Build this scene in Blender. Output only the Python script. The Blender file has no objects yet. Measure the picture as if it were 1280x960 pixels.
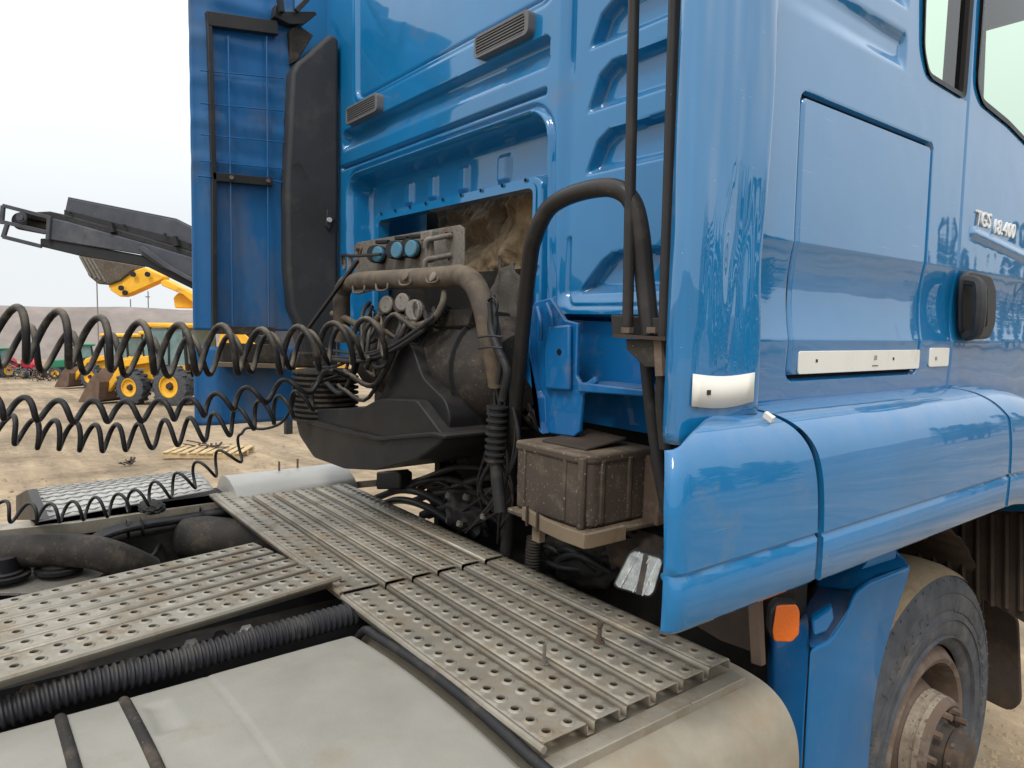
import bpy, bmesh, math, random
import numpy as np
from mathutils import Vector, Matrix, noise
random.seed(7)
S = bpy.context.scene
COL = S.collection

# ------------------------------------------------------------------ camera
W = np.array([[0.6114769, -0.08250556, 0.78694907],
              [0.79092581, 0.03473128, -0.61092561],
              [0.02307302, 0.99598523, 0.08649315]])
CP = np.array([1.98, 0.0, 1.80]); FPX = 878.0
cam = bpy.data.cameras.new('camera'); cam_o = bpy.data.objects.new('camera', cam); COL.objects.link(cam_o)
cam.sensor_width = 36.0; cam.lens = 36.0 * FPX / 1280.0; cam.clip_start = 0.02; cam.clip_end = 2000
M4 = Matrix.Identity(4)
for i in range(3):
    for j in range(3): M4[i][j] = W[i, j]
    M4[i][3] = CP[i]
cam_o.matrix_world = M4
S.camera = cam_o

# ------------------------------------------------------------------ sky, sun, exposure
SUN_EL, SUN_AZ = math.radians(52), math.radians(150)     # azimuth from +Y, clockwise
world = bpy.data.worlds.new('World'); S.world = world; world.use_nodes = True
nt = world.node_tree; nt.nodes.clear()
wo = nt.nodes.new('ShaderNodeOutputWorld'); bg = nt.nodes.new('ShaderNodeBackground')
sky = nt.nodes.new('ShaderNodeTexSky'); sky.sky_type = 'NISHITA'; sky.sun_disc = False
sky.sun_elevation = SUN_EL; sky.sun_rotation = SUN_AZ; sky.dust_density = 4.0; sky.air_density = 1.0
tc = nt.nodes.new('ShaderNodeTexCoord'); cl = nt.nodes.new('ShaderNodeTexNoise')
cl.inputs['Scale'].default_value = 1.6; cl.inputs['Detail'].default_value = 6
mpn = nt.nodes.new('ShaderNodeMapping'); mpn.inputs['Scale'].default_value = (1, 1, 2.4)
cr = nt.nodes.new('ShaderNodeValToRGB')
cr.color_ramp.elements[0].position = .25; cr.color_ramp.elements[0].color = (.88, .925, .96, 1)
cr.color_ramp.elements[1].position = .75; cr.color_ramp.elements[1].color = (.955, .985, 1.0, 1)
mulc = nt.nodes.new('ShaderNodeMixRGB'); mulc.blend_type = 'MULTIPLY'; mulc.inputs['Fac'].default_value = 1
sep = nt.nodes.new('ShaderNodeSeparateXYZ'); mr = nt.nodes.new('ShaderNodeMapRange')
mr.inputs['From Min'].default_value = 0.12; mr.inputs['From Max'].default_value = 1.0
mr.inputs['To Min'].default_value = 9.9; mr.inputs['To Max'].default_value = 23.0
mixs = nt.nodes.new('ShaderNodeMixRGB'); mixs.inputs['Fac'].default_value = .9
L = nt.links.new
L(tc.outputs['Generated'], mpn.inputs['Vector']); L(mpn.outputs['Vector'], cl.inputs['Vector'])
L(cl.outputs['Fac'], cr.inputs['Fac']); L(tc.outputs['Generated'], sep.inputs['Vector'])
L(sep.outputs['Z'], mr.inputs['Value']); L(cr.outputs['Color'], mulc.inputs['Color1']); L(mr.outputs['Result'], mulc.inputs['Color2'])
L(sky.outputs['Color'], mixs.inputs['Color1']); L(mulc.outputs['Color'], mixs.inputs['Color2'])
L(mixs.outputs['Color'], bg.inputs['Color']); bg.inputs['Strength'].default_value = 0.1
L(bg.outputs['Background'], wo.inputs['Surface'])
sun = bpy.data.lights.new('sun', 'SUN'); sun.energy = 1.5; sun.angle = math.radians(14); sun.color = (1, .96, .9)
sun_o = bpy.data.objects.new('sun', sun); COL.objects.link(sun_o)
sd = Vector((math.sin(SUN_AZ) * math.cos(SUN_EL), math.cos(SUN_AZ) * math.cos(SUN_EL), math.sin(SUN_EL)))
sun_o.rotation_euler = (-sd).to_track_quat('-Z', 'Y').to_euler(); sun_o.location = (20, -30, 40)
S.view_settings.view_transform = 'Standard'; S.view_settings.look = 'None'
S.view_settings.exposure = 0.08; S.view_settings.gamma = 1
S.render.engine = 'CYCLES'
S.cycles.max_bounces = 6; S.cycles.use_denoising = True

# ------------------------------------------------------------------ picture -> place
def ray(px, py): return W @ np.array([(px - 640) / FPX, -(py - 480) / FPX, -1.0])
def U(px, py, ax, val):                       # the point of the plane axis = val seen at that pixel
    d = ray(px, py); t = (val - CP[ax]) / d[ax]; return Vector(CP + t * d)
def UX(px, py, v): return U(px, py, 0, v)
def UY(px, py, v): return U(px, py, 1, v)
def UZ(px, py, v): return U(px, py, 2, v)
def at(px, py, t): return Vector(CP + t * ray(px, py))
SLOPE = 0.052                                 # the yard falls away to the left
def G(px, py):
    d = ray(px, py); t = (SLOPE * CP[0] - CP[2]) / (d[2] - SLOPE * d[0]); return Vector(CP + t * d)
def gz(x): return SLOPE * x if x < 0 else -.10*min(1, x/1.0)

# ------------------------------------------------------------------ materials
def mat(name, col, rough=.5, metal=0., dirt=None, damt=.5, dscale=6., drough=.85, bump=0., bscale=60., coat=0., coatr=.04,
        vary=.12, vscale=3., dust=None, dustamt=.0, spots=None, spot_scale=90., spot_cut=.66, spec=.22, streak=(1, 1, 1), coat_ior=1.5, warp=0., warp_scale=(3, 3, 3), scratch=0.):
    m = bpy.data.materials.new(name); m.use_nodes = True
    n = m.node_tree.nodes; l = m.node_tree.links; p = n['Principled BSDF']
    geo = n.new('ShaderNodeNewGeometry')
    mp = n.new('ShaderNodeMapping'); mp.inputs['Scale'].default_value = streak
    l.new(geo.outputs['Position'], mp.inputs['Vector'])
    def nz(scale, det=5, rgh=.6, vec=None):
        t = n.new('ShaderNodeTexNoise'); t.inputs['Scale'].default_value = scale; t.inputs['Detail'].default_value = det
        t.inputs['Roughness'].default_value = rgh; l.new((vec or mp).outputs[0], t.inputs['Vector']); return t
    v = nz(vscale, 6)
    ramp = n.new('ShaderNodeMapRange'); ramp.inputs['From Min'].default_value = .3; ramp.inputs['From Max'].default_value = .7
    ramp.inputs['To Min'].default_value = 1 - vary; ramp.inputs['To Max'].default_value = 1 + vary
    l.new(v.outputs['Fac'], ramp.inputs['Value'])
    mul = n.new('ShaderNodeMixRGB'); mul.blend_type = 'MULTIPLY'; mul.inputs['Fac'].default_value = 1
    mul.inputs['Color1'].default_value = (*col, 1); l.new(ramp.outputs['Result'], mul.inputs['Color2'])
    out = mul.outputs['Color']; rsock = None
    def over(out, fac_socket, c):
        mx = n.new('ShaderNodeMixRGB'); l.new(fac_socket, mx.inputs['Fac']); l.new(out, mx.inputs['Color1']); mx.inputs['Color2'].default_value = (*c, 1)
        return mx.outputs['Color']
    facs = []
    if dirt:
        d = nz(dscale, 8, .68); r2 = n.new('ShaderNodeMapRange'); r2.inputs['From Min'].default_value = .62 - .3 * damt
        r2.inputs['From Max'].default_value = .78 - .2 * damt; r2.inputs['To Max'].default_value = min(1, .45 + .5 * damt)
        l.new(d.outputs['Fac'], r2.inputs['Value']); out = over(out, r2.outputs['Result'], dirt); facs.append(r2.outputs['Result'])
    if spots:
        s = nz(spot_scale, 3, .5, geo); r3 = n.new('ShaderNodeMapRange'); r3.inputs['From Min'].default_value = spot_cut
        r3.inputs['From Max'].default_value = spot_cut + .04; r3.inputs['To Max'].default_value = .8
        l.new(s.outputs['Fac'], r3.inputs['Value']); out = over(out, r3.outputs['Result'], spots); facs.append(r3.outputs['Result'])
    if scratch:
        sm = n.new('ShaderNodeMapping'); sm.inputs['Rotation'].default_value = (.5, .2, .6); sm.inputs['Scale'].default_value = (260, 5, 260); l.new(geo.outputs['Position'], sm.inputs['Vector'])
        sn1 = nz(1.0, 2, .5, sm); sm2 = n.new('ShaderNodeMapping'); sm2.inputs['Rotation'].default_value = (-.35, .1, -.3); sm2.inputs['Scale'].default_value = (300, 4, 300); l.new(geo.outputs['Position'], sm2.inputs['Vector'])
        sn2 = nz(1.0, 2, .5, sm2); mxm = n.new('ShaderNodeMath'); mxm.operation = 'MAXIMUM'; l.new(sn1.outputs['Fac'], mxm.inputs[0]); l.new(sn2.outputs['Fac'], mxm.inputs[1])
        r6 = n.new('ShaderNodeMapRange'); r6.inputs['From Min'].default_value = .755; r6.inputs['From Max'].default_value = .80; r6.inputs['To Max'].default_value = scratch
        l.new(mxm.outputs[0], r6.inputs['Value']); out = over(out, r6.outputs['Result'], (.30, .42, .52))
    if dust:
        sx = n.new('ShaderNodeSeparateXYZ'); l.new(geo.outputs['Normal'], sx.inputs['Vector'])
        r4 = n.new('ShaderNodeMapRange'); r4.inputs['From Min'].default_value = .1; r4.inputs['From Max'].default_value = .95
        r4.inputs['To Max'].default_value = dustamt; l.new(sx.outputs['Z'], r4.inputs['Value'])
        mm = n.new('ShaderNodeMath'); mm.operation = 'MULTIPLY'; dn = nz(14, 6)
        r5 = n.new('ShaderNodeMapRange'); r5.inputs['From Min'].default_value = .3; r5.inputs['From Max'].default_value = .6
        l.new(dn.outputs['Fac'], r5.inputs['Value']); l.new(r4.outputs['Result'], mm.inputs[0]); l.new(r5.outputs['Result'], mm.inputs[1])
        out = over(out, mm.outputs[0], dust); facs.append(mm.outputs[0])
    l.new(out, p.inputs['Base Color'])
    p.inputs['Metallic'].default_value = metal; p.inputs['Specular IOR Level'].default_value = spec
    rr = n.new('ShaderNodeMapRange'); rn = nz(11, 6); l.new(rn.outputs['Fac'], rr.inputs['Value'])
    rr.inputs['To Min'].default_value = max(.02, rough - .12); rr.inputs['To Max'].default_value = min(1, rough + .12)
    rs = rr.outputs['Result']
    for f in facs[:2]:
        mx = n.new('ShaderNodeMix'); mx.data_type = 'FLOAT'; l.new(f, mx.inputs[0]); l.new(rs, mx.inputs[2]); mx.inputs[3].default_value = drough; rs = mx.outputs[0]
    l.new(rs, p.inputs['Roughness'])
    p.inputs['Coat Weight'].default_value = coat; p.inputs['Coat Roughness'].default_value = coatr; p.inputs['Coat IOR'].default_value = coat_ior
    nrm = None
    if warp:
        wm = n.new('ShaderNodeMapping'); wm.inputs['Scale'].default_value = warp_scale; l.new(geo.outputs['Position'], wm.inputs['Vector'])
        wn = nz(1.0, 2, .5, wm); wb = n.new('ShaderNodeBump'); wb.inputs['Strength'].default_value = 1; wb.inputs['Distance'].default_value = warp
        l.new(wn.outputs['Fac'], wb.inputs['Height']); nrm = wb.outputs['Normal']
    if bump:
        b = n.new('ShaderNodeBump'); b.inputs['Strength'].default_value = 1; b.inputs['Distance'].default_value = bump
        bn = nz(bscale, 5, .65, geo); l.new(bn.outputs['Fac'], b.inputs['Height'])
        if nrm: l.new(nrm, b.inputs['Normal'])
        nrm = b.outputs['Normal']
    if nrm:
        l.new(nrm, p.inputs['Normal']); l.new(nrm, p.inputs['Coat Normal'])
    return m

TAN = (.30, .225, .145)
BLUE = (.004, .145, .350)
m_paint = mat('blue_paint', BLUE, .42, spec=.12, coat=1, coatr=.03, coat_ior=1.55, vary=.07, dirt=(.13, .17, .22), damt=.12, dscale=9, scratch=.5, dust=(.26, .24, .2), dustamt=.22, warp=.0018, warp_scale=(4, 4, 4), spots=(.35, .42, .5), spot_scale=130, spot_cut=.76)
m_paint_side = mat('blue_paint_side', BLUE, .42, spec=.12, coat=1, coatr=.03, coat_ior=2.05, vary=.05, dirt=(.13, .17, .22), damt=.1, dscale=9, scratch=.4, warp=.003, warp_scale=(4, 4, 4))
m_paint_def = mat('blue_paint_warped', BLUE, .35, spec=.12, coat=1, coatr=.02, coat_ior=1.9, vary=.06, scratch=.7, warp=.030, warp_scale=(9, 9, 1.6), spots=(.3, .4, .5), spot_scale=140, spot_cut=.74)
m_rear = mat('blue_paint_rear', (.004, .145, .345), .42, spec=.12, coat=.8, coatr=.05, coat_ior=1.7, vary=.08, dirt=(.10, .13, .18), damt=.18, dscale=5, dust=(.22, .22, .22), dustamt=.35, warp=.003, warp_scale=(4, 4, 3))
m_blue_in = mat('blue_plastic_inside', (.014, .105, .27), .5, coat=.2, vary=.22, vscale=5, dirt=(.13, .14, .16), damt=.42, dscale=3.5, streak=(1, 1, .45))
m_blue_dull = mat('blue_paint_dusty', (.005, .11, .30), .45, spec=.15, coat=.4, vary=.1, dirt=(.15, .15, .15), damt=.22, dscale=12, dust=TAN, dustamt=.35)
m_plate = mat('dusty_aluminium', (.300, .270, .220), .40, metal=.35, dirt=(.19, .13, .075), damt=.45, dscale=10, vary=.22, vscale=7, bump=.0006, bscale=220, spots=(.15, .09, .05), spot_scale=60, spot_cut=.74)
m_tank = mat('dull_tank_aluminium', (.285, .270, .232), .5, metal=.15, dirt=(.24, .185, .115), damt=.16, dscale=5, vary=.09, vscale=7, bump=.0005, bscale=150, spots=(.14,.12,.09), spot_scale=45, spot_cut=.76)
m_tank2 = mat('dirty_tank_aluminium', (.30, .265, .205), .55, metal=.15, dirt=(.28, .2, .12), damt=.4, dscale=5, vary=.15, vscale=9, bump=.0006, bscale=200)
m_silver = mat('bright_aluminium', (.40, .39, .365), .42, metal=.3, dirt=(.3, .27, .23), damt=.2, vary=.12)
m_rubber = mat('black_rubber', (.02, .02, .021), .5, dirt=(.075, .062, .048), damt=.3, dscale=16, vary=.3)
m_hose = mat('dusty_hose', (.018, .017, .018), .5, dirt=(.13, .105, .075), damt=.36, dscale=15, dust=(.21, .17, .12), dustamt=.85, vary=.2)
m_hose2 = mat('black_hose', (.02, .02, .022), .35, dirt=(.07, .06, .05), damt=.2, dscale=16, dust=(.09, .08, .065), dustamt=.35, vary=.2)
m_black = mat('black_plastic', (.013, .013, .0145), .42, dirt=(.05, .045, .04), damt=.28, dscale=8, vary=.25, dust=(.10, .085, .07), dustamt=.28)
m_snork = mat('grey_black_plastic', (.038, .039, .042), .55, dirt=(.085, .08, .07), damt=.3, dscale=5, vary=.2, bump=.0006, bscale=120)
m_grey = mat('dirty_black_grey', (.030, .026, .023), .7, dirt=(.115, .088, .062), damt=.40, dscale=14, vary=.25, bump=.001, bscale=90, spots=(.2, .17, .13), spot_scale=150, spot_cut=.68)
m_brownbox = mat('muddy_plastic', (.062, .048, .038), .68, dirt=(.15, .12, .09), damt=.35, dscale=16, vary=.2, spots=(.34, .29, .24), spot_scale=150, spot_cut=.655, dust=TAN, dustamt=.4, bump=.0006)
m_mud = mat('dried_mud', (.27, .205, .13), .95, dirt=(.14, .105, .07), damt=.35, dscale=30, vary=.2, bump=.003, bscale=70)
m_tan = mat('tan_bracket', (.165, .125, .085), .8, dirt=(.11, .085, .06), damt=.35, dscale=16, vary=.2, bump=.0008)
m_dirtsteel = mat('dirty_steel', (.17, .155, .135), .6, metal=.2, dirt=(.10, .08, .06), damt=.5, dscale=16, vary=.25, bump=.0006, spots=(.06, .05, .04), spot_scale=120, spot_cut=.62)
m_pipe = mat('muddy_pipe', (.075, .062, .050), .65, dirt=(.18, .13, .082), damt=.5, dscale=13, vary=.3, dust=(.21, .165, .115), dustamt=.6, bump=.001)
m_rust = mat('rusty_steel', (.125, .088, .066), .85, dirt=(.22, .20, .18), damt=.4, dscale=14, vary=.35, bump=.0012, bscale=80)
m_rustdark = mat('dark_rust', (.045, .034, .027), .85, dirt=(.085, .05, .03), damt=.35, dscale=12, vary=.4, bump=.001)
m_wheel_white = mat('chipped_white_paint', (.29, .245, .19), .8, dirt=(.13, .088, .06), damt=.55, dscale=26, vary=.3, bump=.0012, spots=(.10, .07, .05), spot_scale=80, spot_cut=.60)
m_rustgrey = mat('greasy_hub', (.062, .05, .042), .6, dirt=(.15, .092, .055), damt=.4, dscale=22, vary=.3, bump=.001)
m_tyre = mat('tyre_rubber', (.068, .073, .082), .7, dirt=(.15, .125, .095), damt=.3, dscale=7, vary=.3, vscale=14, bump=.0012, bscale=70)
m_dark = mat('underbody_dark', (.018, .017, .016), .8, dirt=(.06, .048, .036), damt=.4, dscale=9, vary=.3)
m_chassis = mat('chassis_black', (.02, .02, .022), .55, dirt=(.06, .05, .04), damt=.25, dscale=8, vary=.25)
m_bar = mat('black_bar_paint', (.028, .026, .025), .33, dirt=(.07, .055, .045), damt=.2, dscale=9, vary=.25, spots=(.16, .11, .07), spot_scale=110, spot_cut=.72)
m_foam = mat('torn_foam', (.33, .235, .14), 1.0, dirt=(.08, .058, .04), damt=.5, dscale=13, vary=.4, bump=.006, bscale=55)
m_felt = mat('grey_felt', (.07, .063, .055), 1.0, dirt=(.14, .11, .08), damt=.3, dscale=20, vary=.3, bump=.003, bscale=80)
m_vent = mat('vent_grey', (.13, .13, .135), .55, vary=.1)
m_void = mat('vent_black', (.006, .006, .006), .9, vary=.1)
m_sock = mat('socket_blue', (.05, .16, .24), .6, dirt=(.16, .15, .13), damt=.45, dscale=40)
m_badge = mat('badge_white', (.72, .72, .70), .35, vary=.05)
m_guard = mat('mudguard_blue', (.004, .118, .30), .45, spec=.1, coat=.35, coatr=.08, vary=.08, scratch=.5, dirt=(.14, .15, .15), damt=.12, dscale=9)
m_white = mat('white_reflective', (.70, .68, .62), .35, vary=.05, dirt=(.5, .46, .38), damt=.2, dscale=9)
m_print = mat('dark_print', (.03, .03, .03), .5, vary=.05)
m_chrome = mat('badge_chrome', (.62, .62, .6), .25, metal=.7, vary=.05)
m_orange = mat('orange_lens', (.58, .115, .008), .25, coat=.6, vary=.12, bump=.0015, bscale=160)
m_lens = mat('work_lamp_lens', (.2, .21, .205), .3, metal=.4, vary=.4, vscale=40, bump=.002, bscale=90, dirt=(.2, .17, .13), damt=.3, dscale=30)
m_seal = mat('window_seal', (.018, .017, .017), .5, vary=.1)
m_yellow = mat('yellow_machine_paint', (.78, .41, .035), .5, dirt=(.25, .16, .07), damt=.2, dscale=2, vary=.12)
m_ybkt = mat('rusty_bucket', (.13, .085, .062), .85, dirt=(.19, .14, .10), damt=.4, dscale=2.5, vary=.25)
m_conv = mat('conveyor_grey', (.055, .058, .070), .55, dirt=(.13, .13, .135), damt=.25, dscale=1.2, vary=.2)
m_conv2 = mat('conveyor_black', (.02, .02, .023), .55, vary=.25)
m_red = mat('red_paint', (.45, .03, .05), .5, vary=.12)
m_green = mat('green_paint', (.04, .2, .11), .5, vary=.12)
m_wood = mat('pallet_wood', (.46, .34, .19), .85, dirt=(.28, .2, .11), damt=.3, dscale=6, vary=.25, vscale=9)
m_lightgrey = mat('light_grey_paint', (.5, .5, .5), .5, vary=.1)
m_pole = mat('grey_pole', (.2, .19, .18), .8, vary=.1)

def glass(name, col, tr=.85):
    m = bpy.data.materials.new(name); m.use_nodes = True; n = m.node_tree.nodes; l = m.node_tree.links; n.clear()
    o = n.new('ShaderNodeOutputMaterial'); mx = n.new('ShaderNodeMixShader'); t = n.new('ShaderNodeBsdfTransparent'); g = n.new('ShaderNodeBsdfGlossy')
    fr = n.new('ShaderNodeFresnel'); fr.inputs['IOR'].default_value = 1.6
    t.inputs['Color'].default_value = (*col, 1); g.inputs['Roughness'].default_value = .02
    l.new(fr.outputs[0], mx.inputs[0]); l.new(t.outputs[0], mx.inputs[1]); l.new(g.outputs[0], mx.inputs[2]); l.new(mx.outputs[0], o.inputs[0])
    return m
m_glass = glass('green_tinted_glass', (.62, .80, .62))
m_cabglass = mat('machine_glass', (.16, .24, .24), .1, vary=.35, vscale=2, coat=.5)

# ------------------------------------------------------------------ mesh helpers
class MB:
    def __init__(s): s.v = []; s.f = []
    def add(s, vs, fs):
        o = len(s.v); s.v += [Vector(v) for v in vs]; s.f += [[i + o for i in f] for f in fs]; return s
    def box(s, lo, hi, R=None, c=None):
        x0, y0, z0 = lo; x1, y1, z1 = hi
        vs = [Vector(p) for p in ((x0,y0,z0),(x1,y0,z0),(x1,y1,z0),(x0,y1,z0),(x0,y0,z1),(x1,y0,z1),(x1,y1,z1),(x0,y1,z1))]
        if R is not None: vs = [R @ v + Vector(c or (0,0,0)) for v in vs]
        return s.add(vs, [(3,2,1,0),(4,5,6,7),(0,1,5,4),(1,2,6,5),(2,3,7,6),(3,0,4,7)])
    def beam(s, a, b, w, h, up=(0,0,1)):        # rectangular bar from a to b
        a = Vector(a); b = Vector(b); t = (b - a).normalized(); u = Vector(up); sd_ = t.cross(u)
        if sd_.length < 1e-4: sd_ = t.cross(Vector((1,0,0)))
        sd_.normalize(); u = sd_.cross(t)
        vs = [p + sd_ * (i * w / 2) + u * (j * h / 2) for p in (a, b) for i, j in ((-1,-1),(1,-1),(1,1),(-1,1))]
        return s.add(vs, [(0,3,2,1),(4,5,6,7),(0,1,5,4),(1,2,6,5),(2,3,7,6),(3,0,4,7)])
    def prism(s, pts, vec):
        pts = [Vector(p) for p in pts]; vec = Vector(vec); n = len(pts)
        nrm = Vector((0,0,0))
        for i in range(n): nrm += pts[i].cross(pts[(i+1) % n])
        if nrm.dot(vec) > 0: pts = pts[::-1]
        vs = pts + [p + vec for p in pts]
        return s.add(vs, [list(range(n)), list(range(2*n-1, n-1, -1))] + [((i+1) % n, i, i+n, (i+1) % n + n) for i in range(n)])
    def tube(s, path, r, n=10, cap=True, rf=None):
        P = [Vector(p) for p in path]; k = len(P); T = []
        for i in range(k): T.append((P[min(i+1,k-1)] - P[max(i-1,0)]).normalized())
        u = T[0].cross(Vector((0,0,1)))
        if u.length < .05: u = T[0].cross(Vector((1,0,0)))
        u.normalize(); vs = []; fs = []
        for i in range(k):
            u = (u - T[i] * u.dot(T[i])).normalized(); w = T[i].cross(u); rr = rf(i) if rf else r
            for j in range(n):
                a = 2*math.pi*j/n; vs.append(P[i] + (u*math.cos(a) + w*math.sin(a)) * rr)
        for i in range(k-1):
            for j in range(n):
                fs.append((i*n+j, i*n+(j+1)%n, (i+1)*n+(j+1)%n, (i+1)*n+j))
        if cap: fs += [list(range(n-1,-1,-1)), list(range((k-1)*n, k*n))]
        return s.add(vs, fs)
    def lathe(s, c, ax, prof, n=24, cap=False):
        c = Vector(c); ax = Vector(ax).normalized(); u = ax.cross(Vector((0,0,1)))
        if u.length < .05: u = ax.cross(Vector((1,0,0)))
        u.normalize(); w = ax.cross(u); vs = []; fs = []
        for d, r in prof:
            for j in range(n):
                a = 2*math.pi*j/n; vs.append(c + ax*d + (u*math.cos(a)+w*math.sin(a))*r)
        for i in range(len(prof)-1):
            for j in range(n): fs.append((i*n+j, i*n+(j+1)%n, (i+1)*n+(j+1)%n, (i+1)*n+j))
        if cap: fs += [list(range(n-1,-1,-1)), list(range((len(prof)-1)*n, len(prof)*n))]
        return s.add(vs, fs)
    def grid(s, rows):
        r = len(rows); c = len(rows[0]); o = [p for row in rows for p in row]
        return s.add(o, [(i*c+j, i*c+j+1, (i+1)*c+j+1, (i+1)*c+j) for i in range(r-1) for j in range(c-1)])
    def obj(s, name, m, parent=None, smooth=40, bevel=0, seg=2, solid=0, sub=0):
        me = bpy.data.meshes.new(name); me.from_pydata([tuple(v) for v in s.v], [], s.f); me.update()
        return link_mesh(name, me, m, parent, smooth, bevel, seg, solid, sub)
def link_mesh(name, me, m, parent=None, smooth=40, bevel=0, seg=2, solid=0, sub=0, fix=True):
    if fix:
        b = bmesh.new(); b.from_mesh(me); bmesh.ops.recalc_face_normals(b, faces=b.faces); b.to_mesh(me); b.free()
    me.materials.append(m)
    if smooth:
        me.polygons.foreach_set('use_smooth', [True]*len(me.polygons)); me.set_sharp_from_angle(angle=math.radians(smooth))
    o = bpy.data.objects.new(name, me); COL.objects.link(o)
    if parent: o.parent = parent
    if sub:
        md = o.modifiers.new('sub', 'SUBSURF'); md.levels = sub; md.render_levels = sub
    if solid:
        md = o.modifiers.new('solid', 'SOLIDIFY'); md.thickness = abs(solid); md.offset = -1 if solid > 0 else 1
    if bevel:
        md = o.modifiers.new('bevel', 'BEVEL'); md.width = bevel; md.segments = seg; md.limit_method = 'ANGLE'; md.angle_limit = math.radians(35); md.harden_normals = False
    return o
def thing(name, label, cat, group=None):
    o = bpy.data.objects.new(name, None); COL.objects.link(o); o['label'] = label; o['category'] = cat
    if group: o['group'] = group
    return o
def tag(o, label, cat, group=None):
    o['label'] = label; o['category'] = cat
    if group: o['group'] = group
    return o
def dup(root, M=None, label=None):
    def cp(o, par):
        c = o.copy(); COL.objects.link(c)
        if par: c.parent = par
        for ch in [x for x in kids.get(o.name, [])]: cp(ch, c)
        return c
    kids = {}
    for o in list(bpy.data.objects):
        if o.parent: kids.setdefault(o.parent.name, []).append(o)
    r = cp(root, None)
    if label: r['label'] = label
    return r
def catmull(pts, n=8):
    P = [Vector(p) for p in pts]; P = [2*P[0]-P[1]] + P + [2*P[-1]-P[-2]]; out = []
    for i in range(1, len(P)-2):
        for k in range(n):
            t = k/n; a,b,c,d = P[i-1:i+3]
            out.append(.5*((2*b) + (c-a)*t + (2*a-5*b+4*c-d)*t*t + (3*b-a-3*c+d)*t**3))
    out.append(P[-2]); return out
def rpoly(pts, r, n=4):                        # round the corners of a polygon
    P = [Vector(p) for p in pts]; k = len(P); out = []
    for i in range(k):
        a, b, c = P[i-1], P[i], P[(i+1) % k]; rr = r[i] if isinstance(r, (list, tuple)) else r
        d1 = (a-b); d2 = (c-b); q = min(rr, d1.length*.45, d2.length*.45)
        if q < 1e-5: out.append(b); continue
        p1 = b + d1.normalized()*q; p2 = b + d2.normalized()*q
        for j in range(n+1):
            t = j/n; out.append(p1*(1-t)**2 + b*2*t*(1-t) + p2*t*t)
    return out
def sstep(e0, e1, x):
    t = np.clip((x - e0) / (e1 - e0), 0, 1); return t*t*(3-2*t)
def sdrr(X, Z, x0, x1, z0, z1, r):
    cx, cz, hx, hz = (x0+x1)/2, (z0+z1)/2, (x1-x0)/2 - r, (z1-z0)/2 - r
    qx = np.abs(X-cx)-hx; qz = np.abs(Z-cz)-hz
    return np.hypot(np.maximum(qx,0), np.maximum(qz,0)) + np.minimum(np.maximum(qx,qz),0) - r
def sdpoly(X, Z, pts):
    d = np.full(X.shape, 1e9); ins = np.zeros(X.shape, bool); n = len(pts)
    for i in range(n):
        (x1,z1),(x2,z2) = pts[i], pts[(i+1) % n]
        ex, ez = x2-x1, z2-z1; wx, wz = X-x1, Z-z1
        t = np.clip((wx*ex+wz*ez)/(ex*ex+ez*ez), 0, 1)
        d = np.minimum(d, np.hypot(wx-ex*t, wz-ez*t))
        c = ((z1 > Z) != (z2 > Z)) & (X < (x2-x1)*(Z-z1)/(z2-z1+1e-12)+x1); ins ^= c
    return np.where(ins, -d, d)
def field(name, us, vs, fn, mask, m, parent, smooth=60):
    """sheet metal: grid over (u, v); fn -> points; faces kept where mask is true at their centre"""
    Ug, Vg = np.meshgrid(us, vs, indexing='ij'); P = fn(Ug, Vg).reshape(-1, 3); nu, nv = Ug.shape
    idx = np.arange(nu*nv).reshape(nu, nv)
    F = np.stack([idx[:-1,:-1], idx[1:,:-1], idx[1:,1:], idx[:-1,1:]], -1).reshape(-1, 4)
    if mask is not None:
        uc = (Ug[:-1,:-1]+Ug[1:,1:])/2; vc = (Vg[:-1,:-1]+Vg[1:,1:])/2; F = F[mask(uc, vc).reshape(-1)]
    used = np.unique(F); re = np.full(nu*nv, -1); re[used] = np.arange(len(used))
    me = bpy.data.meshes.new(name); me.from_pydata(P[used].tolist(), [], re[F].tolist()); me.update()
    return link_mesh(name, me, m, parent, smooth, fix=True)

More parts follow.
